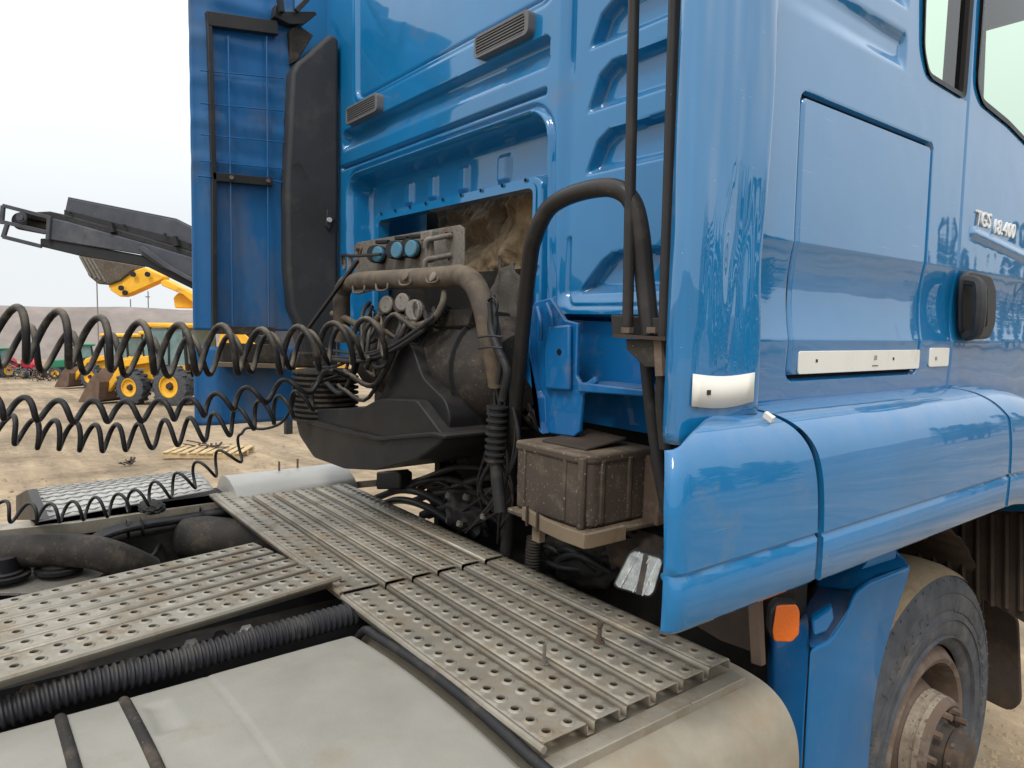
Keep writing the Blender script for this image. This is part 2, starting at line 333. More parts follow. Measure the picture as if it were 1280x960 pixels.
# ================================================================== SETTING
def ground():
    n = 150
    xs = np.sinh(np.linspace(-6.6, 6.6, n)) ; xs = xs/np.abs(xs).max()*600
    rows = []
    for x in xs:
        r = []
        for y in xs:
            h = 0
            d = math.hypot(x, y)
            if d < 120:
                h = noise.noise(Vector((x*.35, y*.35, 0)))*.05 + noise.noise(Vector((x*1.1, y*1.1, 5)))*.02
            z = gz(x) if x > -60 else SLOPE*-60
            r.append((x, y, z + h*.8 - .02))
        rows.append(r)
    mb = MB(); mb.grid(rows)
    m = bpy.data.materials.new('sandy_yard'); m.use_nodes = True; nn = m.node_tree.nodes; l = m.node_tree.links; p = nn['Principled BSDF']
    g = nn.new('ShaderNodeNewGeometry')
    def nz(s, d=6, sc=(1,1,1)):
        mp = nn.new('ShaderNodeMapping'); mp.inputs['Scale'].default_value = sc; l.new(g.outputs['Position'], mp.inputs['Vector'])
        t = nn.new('ShaderNodeTexNoise'); t.inputs['Scale'].default_value = s; t.inputs['Detail'].default_value = d; t.inputs['Roughness'].default_value = .65
        l.new(mp.outputs[0], t.inputs['Vector']); return t
    a = nz(.35, 8, (1, .5, 1)); r = nn.new('ShaderNodeValToRGB'); l.new(a.outputs['Fac'], r.inputs['Fac'])
    e = r.color_ramp.elements; e[0].position = .3; e[0].color = (.16, .115, .072, 1); e[1].position = .7; e[1].color = (.36, .275, .18, 1)
    k = e.new(.5); k.color = (.32, .235, .145, 1)
    b = nz(5, 8); r2 = nn.new('ShaderNodeMapRange'); r2.inputs['From Min'].default_value = .3; r2.inputs['From Max'].default_value = .7
    r2.inputs['To Min'].default_value = .72; r2.inputs['To Max'].default_value = 1.2; l.new(b.outputs['Fac'], r2.inputs['Value'])
    mx = nn.new('ShaderNodeMixRGB'); mx.blend_type = 'MULTIPLY'; mx.inputs['Fac'].default_value = 1; l.new(r.outputs[0], mx.inputs[1]); l.new(r2.outputs[0], mx.inputs[2])
    st_ = nz(1.0, 5, (.12, 1.6, 1)); r3 = nn.new('ShaderNodeMapRange'); r3.inputs['From Min'].default_value = .42; r3.inputs['From Max'].default_value = .62
    r3.inputs['To Min'].default_value = .70; r3.inputs['To Max'].default_value = 1.1; l.new(st_.outputs['Fac'], r3.inputs['Value'])
    mx2 = nn.new('ShaderNodeMixRGB'); mx2.blend_type = 'MULTIPLY'; mx2.inputs['Fac'].default_value = 1; l.new(mx.outputs[0], mx2.inputs[1]); l.new(r3.outputs[0], mx2.inputs[2]); mx = mx2
    l.new(mx.outputs[0], p.inputs['Base Color']); p.inputs['Roughness'].default_value = .95
    bp = nn.new('ShaderNodeBump'); bp.inputs['Distance'].default_value = .05; c = nz(3, 10); l.new(c.outputs['Fac'], bp.inputs['Height']); l.new(bp.outputs[0], p.inputs['Normal'])
    o = mb.obj('ground', m, smooth=180); o['kind'] = 'structure'
    return o
ground()

def berm():
    # long bare embankment round the yard
    mb = MB(); rows = []
    N = 160
    for i in range(N+1):
        a = 2*math.pi*i/N; r = []
        for k, (dr, h) in enumerate(((-9, -.5), (-7, .6), (-4, 3.0), (-1.5, 5.0), (0, 5.6), (3, 5.6), (8, 0))):
            R = 95 + dr + noise.noise(Vector((math.cos(a)*4, math.sin(a)*4, k*.2)))*1.2
            x, y = R*math.cos(a), R*math.sin(a)
            zb = max(SLOPE*min(x, 0), -60*SLOPE)
            r.append((x, y, zb + h + (noise.noise(Vector((math.cos(a)*9, math.sin(a)*9, k)))*.35 if h > 0 else 0)))
        rows.append(r)
    mb.grid(rows)
    m = mat('bare_earth_bank', (.235, .20, .18), .95, dirt=(.17, .15, .135), damt=.5, dscale=.5, vary=.2, vscale=.3)
    o = mb.obj('embankment', m, smooth=70); o['kind'] = 'structure'
berm()

# ================================================================== THE TRUCK
T = thing('truck', 'big blue tractor truck with tall sleeper cab and perforated metal deck behind it', 'truck')

# ---------------------------------------------------------------- rear wall of the cab (pressed sheet, Y = YW)
YW = 1.38
def rear_depth(X, Z):
    D = np.zeros(X.shape)
    # upper panel with its groove
    d = sdrr(X, Z, -.955, .345, 2.757, 3.6, .05)
    D += .012*sstep(.004, -.006, d) + .010*np.exp(-(d/.007)**2)
    d = sdrr(X, Z, -.985, .37, 2.738, 3.7, .06); D += .004*np.exp(-(d/.006)**2)
    # wide pocket below the vents: sheer top, sloping foot
    def pocket(x0, x1, z0, z1, dep, foot, r=.03, tops=.006):
        d = sdrr(X, Z, x0, x1, z0, z1, r)
        a = sstep(0, -.010, d)
        ft = sstep(z0, z0+foot, Z)
        return dep*a*np.where(d < 0, ft, 0)
    D += pocket(-1.10, .35, 2.545, 2.648, .040, .075)
    D += pocket(-1.12, .34, 2.470, 2.499, .022, .02, .012)
    # big recess with flange
    xr = .345 + .075*(2.43-Z)
    d = sdrr(X - .5*(xr-.37), Z, -1.02, .36, 1.40, 2.432, .085)
    D += .105*sstep(0, -.035, d) - .010*np.exp(-((d-.008)/.007)**2) + .010*np.exp(-((d-.024)/.006)**2)
    # flange of the opening
    d2 = sdrr(X, Z, -.875, .275, 1.35, 2.268, .05)
    D -= .055*sstep(.004, -.008, d2)
    # three stamped lugs over the opening
    for xc in (-.66, -.47, -.25, 0.0):
        e = sdrr(X, Z, xc-.028, xc+.028, 2.285, 2.37, .006); D -= .016*sstep(.006, -.006, e)*np.where(d2 > .006, 1, 0)
    # crease and set-back right hand panel
    D += .022*sstep(.39, .43, X)*sstep(1.84, 1.9, Z) + .012*np.exp(-((X-.425)/.006)**2)*sstep(2.49, 2.58, Z)
    # stamped pockets of the right hand panel
    def skew(z0, z1, dep, foot, xl0=.488, xl1=.52):
        pl = [(xl0, z0), (1.3, z0+.008), (1.3, z1+.012), (xl1+.06, z1), (xl1+.015, z1-.025)]
        d = sdpoly(X, Z, pl); a = sstep(.001, -.011, d); ft = sstep(z0-.002, z0+foot, Z)
        return dep*a*ft
    for z0, z1 in ((2.732, 2.845), (2.56, 2.672), (2.388, 2.512), (2.217, 2.333)): D += skew(z0, z1, .040, .035)
    D += skew(1.885, 2.0, .036, .03, .47, .55)
    # lower lip of the right hand panel
    d = sdrr(X, Z, .432, 1.6, 1.852, 2.49, .05); D += .009*np.exp(-(d/.005)**2)*np.where(Z < 2.05, 1, 0)
    # deep sill zone under the panel
    d = sdrr(X, Z, .40, 1.6, 1.40, 1.83, .03); D += .11*sstep(0, -.02, d)
    D += .004*np.sin(X*3.1+1)*np.sin(Z*4.3)*.4
    return D
def rear_pt(X, Z):
    D = rear_depth(X, Z)
    edge = sstep(-1.25, -1.52, X)
    Y = YW + D + .012*edge
    return np.stack([X, Y, Z], -1)
us = np.arange(-1.52, 1.085, .005); vs_ = np.arange(1.60, 3.40, .005)
def rear_mask(X, Z):
    return ~((sdrr(X, Z, -.83, .232, 1.35, 2.232, .03) < -.004))
rear = field('rear_wall', us, vs_, rear_pt, rear_mask, m_rear, T)
# clean inner rim of the opening with its row of screw holes
rim = MB()
outer = rpoly([(-.842, 0, 1.58), (-.842, 0, 2.244), (.243, 0, 2.244), (.243, 0, 1.58)], .035, 6)
inner = rpoly([(-.825, 0, 1.58), (-.825, 0, 2.228), (.228, 0, 2.228), (.228, 0, 1.58)], .028, 6)
yf = YW + .046
vsr = [Vector((p.x, yf, p.z)) for p in outer] + [Vector((p.x, yf, p.z)) for p in inner] + [Vector((p.x, yf+.05, p.z)) for p in inner]
k = len(outer); fsr = []
for i in range(k):
    j = (i+1) % k
    if outer[i].z < 1.581 and outer[j].z < 1.581: continue
    fsr += [(i, j, k+j, k+i), (k+i, k+j, 2*k+j, 2*k+i)]
rim.add(vsr, fsr); rim.obj('opening_rim', m_rear, rear)
hl = MB()
for i in range(9):
    x = -.80 + i*(.99/8); hl.lathe((x, yf-.001, 2.2545), (0,-1,0), [(0,.0001),(0,.0065),(.0015,.0065)], 8)
for z in (2.12, 1.98, 1.84): hl.lathe((.257, yf-.001, z), (0,-1,0), [(0,.0001),(0,.0065),(.0015,.0065)], 8); hl.lathe((-.86, yf-.001, z), (0,-1,0), [(0,.0001),(0,.0065),(.0015,.0065)], 8)
hl.obj('screw_hole', m_void, rear)

# vents
def vent(x0, x1, z0, z1):
    y1 = YW + .012; y0 = YW - .030
    fr = MB(); o = rpoly([(x0,0,z0),(x1,0,z0),(x1,0,z1),(x0,0,z1)], .02, 4); b_ = .009
    i_ = rpoly([(x0+b_,0,z0+b_),(x1-b_-.01,0,z0+b_),(x1-b_-.01,0,z1-b_),(x0+b_,0,z1-b_)], .012, 4); n = len(o)
    vv = [Vector((p.x,y1,p.z)) for p in o]+[Vector((p.x,y0,p.z)) for p in o]+[Vector((p.x,y0,p.z)) for p in i_]+[Vector((p.x,y0+.02,p.z)) for p in i_]
    ff = [(a*n+i, a*n+(i+1)%n, (a+1)*n+(i+1)%n, (a+1)*n+i) for a in range(3) for i in range(n)]
    fr.add(vv, ff)
    for s_ in range(6):
        z = z0+b_+(z1-z0-2*b_)*(s_+.5)/6
        fr.box((x0+b_-.002, y0+.002, z-.0024), (x1-b_-.008, y0+.018, z+.0024))
    v = fr.obj('vent_grille', m_vent, rear, bevel=.0015)
    bk = MB(); bk.box((x0+.006, y0+.018, z0+.006), (x1-.006, y0+.024, z1-.006)); bk.obj('vent_back', m_void, rear)
vent(-.997, -.700, 2.650, 2.723); vent(-.006, .278, 2.660, 2.733)

# torn insulation inside the opening, and the dark shell behind it
def foam_pt(X, Z):
    Y = np.zeros(X.shape)
    for i in range(X.shape[0]):
        for j in range(X.shape[1]):
            p = Vector((X[i,j], 0, Z[i,j]))
            h = noise.turbulence(p*7, 5, False)*.05 + noise.noise(p*31)*.012 + noise.noise(Vector((p.x*4, 3, p.z*22)))*.012
            left = max(0, min(1, (-.05 - p.x)/.45))
            Y[i,j] = 1.60 - h + .17*left*max(0, min(1, (p.z-2.02)/.12))
    return np.stack([X, Y, Z], -1)
field('insulation', np.arange(-.90, .33, .0085), np.arange(1.45, 2.32, .0085), foam_pt, None, m_foam, rear, 180)
rag = MB(); rr_ = []
for i in range(26):
    row = []
    for j in range(26):
        u, v = i/25, j/25
        x = .02+.24*u + .02*noise.noise(Vector((u*4, v*4, 1))); z = 2.02 - .42*v - .05*math.sin(u*3) + .03*noise.noise(Vector((u*5, v*5, 9)))
        row.append((x, 1.46 + .10*u*v - .05*math.sin(v*2.6) + .025*noise.noise(Vector((u*6, v*6, 4))), z))
    rr_.append(row)
rag.grid(rr_); rag.obj('torn_felt', m_felt, rear, smooth=180, solid=.01)
sh = MB(); sh.box((-.84, 1.50, 1.40), (.235, 1.51, 1.985)); sh.obj('dark_sheet', m_dark, rear)  # dark sheet added before the foam, stands in for shade low in the opening
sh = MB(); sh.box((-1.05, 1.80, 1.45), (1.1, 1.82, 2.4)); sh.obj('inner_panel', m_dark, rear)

# roof and front shell of the cab (closed body, front and left side stay unseen)
cb = MB(); cb.box((-1.14, 1.46, 3.38), (1.10, 3.5, 3.46)); cb.obj('roof', m_paint, T)
cb = MB(); cb.box((-1.14, 1.50, 1.50), (-1.10, 3.5, 2.35)); cb.obj('left_side_wall', m_paint, T)
cb = MB(); cb.box((-1.05, 1.55, 1.50), (1.0, 3.5, 1.60)); cb.obj('cab_floor', m_dark, T)
cb = MB(); cb.box((-1.10, 3.45, .9), (1.10, 3.5, 2.30)); cb.obj('front_wall', m_paint, T)

# ---------------------------------------------------------------- right side of the cab (X about 1.13)
def side_x(Y, Z):
    X = 1.13 - .012*np.maximum(0, Z-1.99)
    X = np.where(Z < 1.99, 1.13 - .0115*np.sin(np.clip((1.99-Z)/.212, 0, 1)*math.pi)**.9, X)
    X = np.where(Z < 1.778, 1.13 - .035*(1.778-Z), X)
    # two long swages that die out to the rear
    for zc in (2.506, 2.652):
        fade = sstep(1.20, 1.85, Y)*sstep(1.905, 1.885, Y)
        X = X - .013*fade*sstep(.052, .012, np.abs(Z-zc)) 
    # rear edge turns in
    X = X - .03*sstep(1.285, 1.245, Y)
    return X
def locker_sd(Y, Z): return sdrr(Y, Z, 1.434+.0, 2.083, 1.694, 2.304, .018)
def side_pt(Y, Z):
    d = locker_sd(Y, Z); X = side_x(Y, Z)
    X = X - .022*np.exp(-((d-.001)/.0052)**4)
    return np.stack([X, Y, Z], -1)
ys = np.arange(1.235, 2.2951, .004); zs = np.arange(1.632, 3.40, .004)
def winmask(Y, Z): return sdpoly(Y, Z, WIN) < -.001
WIN = [(1.985, 3.3), (1.975, 2.66), (1.985, 2.54), (2.02, 2.475), (2.08, 2.468), (2.32, 2.462), (2.32, 3.3)]
side = field('side_panel', ys, zs, side_pt, lambda Y, Z: (locker_sd(Y, Z) > 0) & ~winmask(Y, Z), m_paint_side, T)
field('locker_door', ys, zs, lambda Y, Z: side_pt(Y, Z), lambda Y, Z: locker_sd(Y, Z) <= 0, m_paint_side, T)
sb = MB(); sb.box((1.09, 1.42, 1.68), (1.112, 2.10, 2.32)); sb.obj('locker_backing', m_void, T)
# white reflective plates
def plate(name, y0, y1, z0, z1, par, marks=True, x=None):
    mb = MB(); xx = x or 1.128
    mb.prism(rpoly([(xx, y0, z0), (xx, y1, z0), (xx, y1, z1), (xx, y0, z1)], .008, 3), (.0035, 0, 0)); p = mb.obj(name, m_white, par, bevel=.001)
    return p
pl1 = plate('reflective_plate', 1.470, 2.090, 1.700, 1.752, T); pl2 = plate('reflective_plate', 2.155, 2.288, 1.703, 1.757, T)
pm = MB()
for y in (1.545, 1.93): pm.box((1.1312, y-.004, 1.726), (1.1326, y+.004, 1.733))
pm.box((1.1312, 1.815, 1.712), (1.1326, 1.845, 1.714))
pm.obj('print', m_print, T)
def text(body, size, loc, rot, m, par, ext=.001, shear=0, name='lettering'):
    c = bpy.data.curves.new(name, 'FONT'); c.body = body; c.size = size; c.offset = .0009 if size > .04 else 0; c.space_character = 1.12 if size > .04 else 1; c.extrude = ext; c.shear = shear; c.align_x = 'LEFT'
    tmp = bpy.data.objects.new('tmp', c); me = bpy.data.meshes.new_from_object(tmp); bpy.data.objects.remove(tmp); me.name = name; me.materials.clear(); me.materials.append(m)
    o = bpy.data.objects.new(name, me); COL.objects.link(o); o.location = loc; o.rotation_euler = rot; o.parent = par; return o
RS = (math.pi/2, 0, math.pi/2)
text('E1', .016, (1.1325, 1.823, 1.728), RS, m_print, T, .0003)
text('E1', .014, (1.1325, 2.19, 1.722), RS, m_print, T, .0003)

# ---------------------------------------------------------------- door
DW = [(2.335, 3.3), (2.345, 2.52), (2.40, 2.475), (2.62, 2.455), (2.80, 2.425), (3.4, 2.33), (3.4, 3.3)]
def door_pt(Y, Z):
    X = side_x(np.full_like(Y, 2.1), Z) - .0005
    d = sdpoly(Y, Z, [(2.39, 2.098), (3.3, 2.02), (3.3, 2.03), (2.40, 2.108)]); X = X + .007*np.exp(-(np.maximum(d, 0)/.008)**2)
    hd = sdrr(Y, Z, 2.37, 2.51, 1.81, 1.95, .04); X = X - .012*sstep(0, -.05, hd)
    X = X - .02*sstep(2.312, 2.300, Y)
    return np.stack([X, Y, Z], -1)
door = field('door', np.arange(2.3005, 3.40, .006), np.arange(1.45, 3.40, .006), door_pt, lambda Y, Z: ~(sdpoly(Y, Z, DW) < -.001), m_paint_side, T)
# windows: dark seal then pane
def window(poly, par, w=.022):
    pts = [(1.118, y, z) for y, z in poly]
    c = sum((Vector(p) for p in pts), Vector())/len(pts)
    mb = MB(); o = rpoly(pts, .03, 4); i_ = []
    n = len(o)
    for a in range(n):
        t = (o[(a+1)%n]-o[a-1]).normalized(); nrm = Vector((0, -t.z, t.y))
        if nrm.dot(c-o[a]) < 0: nrm = -nrm
        i_.append(o[a]+nrm*w)
    vv = [p+Vector((.012,0,0)) for p in o]+[p+Vector((.008,0,0)) for p in i_]+[p-Vector((.03,0,0)) for p in i_]
    mb.add(vv, [(r*n+a, r*n+(a+1)%n, (r+1)*n+(a+1)%n, (r+1)*n+a) for r in range(2) for a in range(n)])
    s = mb.obj('window_seal', m_seal, par)
    g = MB(); g.add([p-Vector((.004,0,0)) for p in i_], [list(range(len(i_)))]); g.obj('window_pane', m_glass, par, smooth=0)
window([(1.98, 3.29), (1.972, 2.66), (1.985, 2.53), (2.03, 2.470), (2.275, 2.463), (2.275, 3.29)], side, .016)
window(DW, door, .020)
# dark pillar behind the panes, steering wheel and seat back seen through the glass
ip = MB(); ip.box((1.05, 2.285, 1.65), (1.09, 2.37, 3.36)); ip.obj('door_pillar', m_seal, T, bevel=.02)
ip = MB(); ip.box((.45, 2.25, 1.7), (.95, 2.40, 2.36)); ip.obj('seat_back', m_black, T, bevel=.05, seg=3)
tor = MB()
tor.tube([Vector((-.55, 2.95, 2.62)) + Vector((math.cos(a)*.23, -math.sin(a)*.1, math.sin(a)*.2)) for a in np.linspace(0, 2*math.pi, 33)], .018, 8)
tor.obj('steering_wheel', m_black, T)
ip = MB(); ip.box((.74, 3.28, 3.02), (.98, 3.31, 3.30)); ip.obj('sun_visor', m_black, T, bevel=.01)
ip = MB(); ip.beam((1.05, 3.42, 2.3), (.98, 3.30, 3.38), .09, .09); ip.obj('windscreen_pillar', m_seal, T, bevel=.02)
ip = MB(); ip.beam((1.07, 2.42, 3.2), (.98, 2.75, 2.55), .05, .006); ip.obj('seat_belt', m_black, T)
cur = MB(); cr_ = []
for i in range(50):
    y = 1.9+.16*i/49; cr_.append([(1.075+.008*math.sin(i*1.6), y, 1.66+.02*j*80/80*4.2) for j in range(20)])
# handle
hb = MB(); hb.prism(rpoly([UX(1197,345,1.135), UX(1205,338,1.135), UX(1232,345,1.135), UX(1238,362,1.135), UX(1237,405,1.135), UX(1230,423,1.135), UX(1203,425,1.135), UX(1196,415,1.135)], .02, 3), (.018,0,0))
h1 = hb.obj('door_handle', m_snork, door, bevel=.006)
hb = MB(); hb.prism(rpoly([UX(1203,358,1.154), UX(1234,360,1.154), UX(1234,408,1.154), UX(1203,414,1.154)], .015, 3), (.001,0,0)); hb.obj('handle_recess', m_void, door)
hb = MB(); hb.tube(catmull([UX(1208,350,1.155), UX(1222,354,1.185), UX(1225,370,1.197), UX(1224,395,1.197), UX(1220,414,1.185), UX(1208,420,1.155)], 6), .017, 8); hb.obj('handle_grip', m_snork, door)
t_ = text('TGS', .062, (1.1295, 2.405, 2.128), RS, m_badge, door, .0035, .2, 'badge_lettering')
t_ = text('18.400', .064, (1.1295, 2.545, 2.116), RS, m_badge, door, .0035, .2, 'badge_lettering')

# ---------------------------------------------------------------- upper right deflector
DFP = [(1.10, 1.16), (1.098, 1.09), (1.104, 1.050), (1.122, 1.033), (1.142, 1.029), (1.158, 1.036), (1.165, 1.06), (1.172, 1.12), (1.179, 1.18), (1.184, 1.232), (1.172, 1.247), (1.135, 1.244)]
df = catmull([(x, y, 0) for x, y in DFP], 4)
rows = []
for i in range(90):
    zz = i/89
    rows.append([(lambda z: (p.x - .006*math.exp(-((z-1.95)/.16)**2)*math.exp(-((p.y-1.2)/.05)**2), p.y - .010*math.exp(-((z-1.93)/.12)**2)*(1 if p.y > 1.18 else 0), z))((1.632 - .05*max(0, min(1, (1.20-p.y)/.16)))*(1-zz) + 3.45*zz) for p in df])
mb = MB(); mb.grid(rows); dfl = mb.obj('wind_deflector', m_paint_def, T, smooth=60, solid=.004)
def defl_plate():
    mb = MB(); rr = []
    for k in range(9):
        y = 1.050 + (1.214-1.050)*k/8
        xs_ = [p.x for p in df]; ys_ = [p.y for p in df]
        x = np.interp(y, ys_[17:37], xs_[17:37]) + .004
        rr.append([(x, y, 1.655+.003*k/8 - .008*math.sin(k/8*math.pi)), (x, y, 1.715 - .006*math.sin(k/8*math.pi))])
    mb.grid(rr); p = mb.obj('reflective_plate', m_white, dfl, solid=-.002)
    pm = MB(); pm.box((1.172, 1.085, 1.675), (1.1785, 1.092, 1.684)); pm.obj('print', m_print, dfl)
defl_plate()

# ---------------------------------------------------------------- corner panel and fender (same profile)
PROF = [(1.105, 1.638), (1.145, 1.637), (1.190, 1.628), (1.226, 1.604), (1.249, 1.565), (1.260, 1.515), (1.265, 1.455), (1.267, 1.394), (1.2615, 1.3895), (1.2615, 1.3865), (1.267, 1.381), (1.267, 1.34), (1.266, 1.297), (1.262, 1.291)]
pf = catmull([(x, 0, z) for x, z in PROF[:8]], 5) + [Vector((x, 0, z)) for x, z in PROF[8:]]
def skin(y0f, y1f, n, off=0.0, back=True, front=False, zbot=None, wrap=.0):
    rows = []
    for k, p in enumerate(pf):
        s = k/(len(pf)-1); y0, y1 = y0f(p.z, p.x), y1f(p.z, p.x); row = []
        if wrap and k < 34:
            i0r = float(np.interp(1.236, [q.x for q in pf[:34]], range(34))); fr_ = i0r + (33-i0r)*k/33; ar = min(int(fr_), 32)
            y0 += 1.05*max(0, 1.262 - pf[ar].lerp(pf[ar+1], fr_-ar).x)
        for j in range(n+1):
            u = j/n; y = y0+(y1-y0)*u
            x = p.x + off
            z = p.z if zbot is None else zbot(p.z, y)
            if wrap:
                xi = float(np.interp(y, [.92, .945, 1.03, 1.14, 1.25], [1.236, 1.230, 1.200, 1.155, 1.105])); nt_ = 34; xs0 = [q.x for q in pf[:nt_]]
                i0 = float(np.interp(xi, xs0, range(nt_)))
                if k < nt_:
                    fi = i0 + (nt_-1-i0)*k/(nt_-1); a_ = min(int(fi), nt_-2); q_ = pf[a_].lerp(pf[a_+1], fi-a_); x = q_.x + off; z = q_.z
                if y - y0 < wrap:
                    q = (wrap-(y-y0))/wrap; x = x - wrap*(1-math.sqrt(max(0, 1-q*q)))*.6
            if wrap and False:
                xi = np.interp(y, [.90, .93, 1.03, 1.14, 1.25], [1.232, 1.226, 1.196, 1.15, 1.105])
                if x < xi and p.z > 1.5: x = xi; z = float(np.interp(-xi, [-q.x for q in pf[:34]][::-1], [q.z for q in pf[:34]][::-1])) 
            row.append((x, y, z))
        if back: row = [(row[0][0]-.03, row[0][1]+.004, row[0][2]-(.02 if p.z > 1.6 else .0))] + row
        if front: row = row + [(row[-1][0]-.03, row[-1][1]-.002, row[-1][2]-(.02 if p.z > 1.6 else .0))]
        rows.append(row)
    mb = MB(); mb.grid(rows); return mb
def yseam(z, x): return 1.262 + .085*(1-math.exp(-max(0, 1.638-z)/.045)) + .012*(1.5-z)
skin(lambda z, x: .895, lambda z, x: yseam(z, x)-.006, 40, 0, False, True, None, .035).obj('corner_panel', m_paint, T, smooth=50, solid=.004)
fend = skin(lambda z, x: yseam(z, x)+.008, lambda z, x: 2.405 - .10*max(0, (z-1.56)/.08), 60, .006, True, False).obj('fender', m_paint, T, smooth=50, solid=.004)
def fz(z, y):
    q = max(0, y-2.41); top = 1.638 - .30*q*q; bot = 1.288 - .55*q*q
    return bot + (top-bot)*(z-1.288)/(1.638-1.288)
skin(lambda z, x: 2.412 - .10*max(0, (z-1.56)/.08), lambda z, x: 3.3, 30, .007, True, False, fz).obj('front_fender', m_paint, T, smooth=50, solid=.004)
ch = MB(); ch.prism([UX(953,521,1.205), UX(957,520,1.205), UX(967,527,1.215), UX(963,529,1.215)], (.004,0,.010)); ch.obj('paint_chip', m_white, T)

# ---------------------------------------------------------------- front wheel
WC = Vector((0, 2.46, .455))
def wheel(sx, label=None):
    e = bpy.data.objects.new('wheel', None); COL.objects.link(e); e.parent = T; e.location = (0, WC.y, WC.z)
    K = 1.10; KR = .90
    prof = [(.800, .285), (.785, .33), (.778, .40), (.785, .46), (.805, .497), (.83, .512), (.88, .520), (.95, .524), (1.02, .520), (1.06, .510),
            (1.080, .496), (1.092, .472), (1.101, .430), (1.104, .405), (1.099, .398), (1.103, .385), (1.102, .345), (1.094, .312), (1.083, .292), (1.07, .286)]
    prof = [(a, b*K) for a, b in prof]
    mb = MB(); mb.lathe((0,0,0), (sx,0,0), prof, 72); mb.obj('tyre', m_tyre, e, smooth=40)
    mb = MB(); mb.lathe((0,0,0), (sx,0,0), [(a, b*K) for a, b in [(.802, .499), (.83, .515), (.88, .524), (.95, .528), (1.02, .524), (1.062, .513), (1.081, .500)]], 96); mb.obj('tread', m_mud, e)
    sh_ = MB()
    for k in range(64):
        a = 2*math.pi*k/64; R = Matrix.Rotation(a, 3, 'X'); sh_.box((sx*1.084-.006, -.004, .470*K), (sx*1.084+.0035, .004, .490*K), R, (0,0,0))
    o = sh_.obj('shoulder_block', m_tyre, e, bevel=.002); o['kind'] = 'stuff'
    rg = MB()
    for r0 in (.452, .372, .318): rg.lathe((0,0,0), (sx,0,0), [(1.090, (r0-.006)*K), (1.107 if r0 < .44 else 1.099, r0*K), (1.090, (r0+.006)*K)], 72)
    rg.obj('sidewall_rib', m_tyre, e)
    lt = MB()
    for a0, a1, r0 in ((.2,.9,.42),(1.15,1.5,.415),(2.1,2.9,.42),(3.3,3.9,.42),(4.6,5.3,.42),(5.6,6.0,.42)):
        for q in range(7):
            a = a0+(a1-a0)*q/6; R = Matrix.Rotation(a, 3, 'X'); lt.box((sx*1.098-.006, -.012, (r0-.025)*K), (sx*1.098+.006, .008+.006*(q%2), (r0+.012)*K), R, (0,0,0))
    o = lt.obj('sidewall_marking', m_tyre, e, bevel=.002); o['kind'] = 'stuff'
    mb = MB(); mb.lathe((0,0,0), (sx,0,0), [(a, b*KR) for a, b in [(1.060, .345), (1.086, .318), (1.094, .306), (1.088, .288), (1.06, .276), (.98, .262), (.86, .252), (.80, .262)]], 64); mb.obj('rim', m_rust, e)
    mb = MB(); mb.lathe((0,0,0), (sx,0,0), [(.89, .250), (.93, .243), (.965, .224), (1.01, .195), (1.055, .170), (1.085, .156)], 64); mb.obj('wheel_disc', m_rust, e)
    for k in range(10):
        hh = MB(); a = 2*math.pi*(k+.35)/10; R = Matrix.Rotation(a, 3, 'X')
        c0 = Vector((sx*.958, 0, .229)); nv = Vector((sx*.55, 0, .83)).normalized(); tv = Vector((-sx*.83, 0, .55))
        hh.add([R @ (c0 + nv*.006 + Vector((0, math.cos(b)*.028, 0)) + tv*math.sin(b)*.018) for b in np.linspace(0, 2*math.pi, 13)[:-1]], [list(range(12))])
        hh.obj('hand_hole', m_void, e)
    mb = MB(); mb.lathe((0,0,0), (sx,0,0), [(1.068, .158), (1.072, .167), (1.096, .164), (1.098, .157), (1.106, .157), (1.108, .163), (1.124, .161)], 64); mb.obj('hub_flange', m_wheel_white, e)
    mb = MB(); mb.lathe((0,0,0), (sx,0,0), [(1.124, .161), (1.138, .155), (1.146, .142), (1.140, .130), (1.09, .112)], 64); mb.obj('stud_ring', m_rust, e)
    nut = None
    for k in range(10):
        a = 2*math.pi*(k+.3)/10
        if nut is None:
            nb = MB(); nb.lathe((sx*1.09, 0, .126), (sx,0,0), [(0,.021),(.006,.021),(.006,.017),(.045,.017),(.05,.012),(.075,.011),(.076,.001)], 6); nut = nb.obj('wheel_nut', m_rust, e); o = nut
        else: o = nut.copy(); COL.objects.link(o); o.parent = e
        o.rotation_euler = (a, 0, 0)
    mb = MB(); mb.lathe((0,0,0), (sx,0,0), [(1.0, .105), (1.11, .100), (1.125, .088), (1.132, .080), (1.165, .077), (1.170, .083), (1.178, .083), (1.182, .074), (1.205, .070), (1.212, .060), (1.214, .03), (1.214, .001)], 40); mb.obj('hub', m_rustgrey, e)
    for k in range(8):
        a = 2*math.pi*k/8; mb = MB(); mb.lathe((sx*1.178, math.cos(a)*.064*1.15, math.sin(a)*.064*1.15), (sx,0,0), [(0,.001),(0,.008),(.010,.008),(.010,.001)], 6); mb.obj('hub_bolt', m_rust, e)
    return e
wheel(1); wheel(-1)

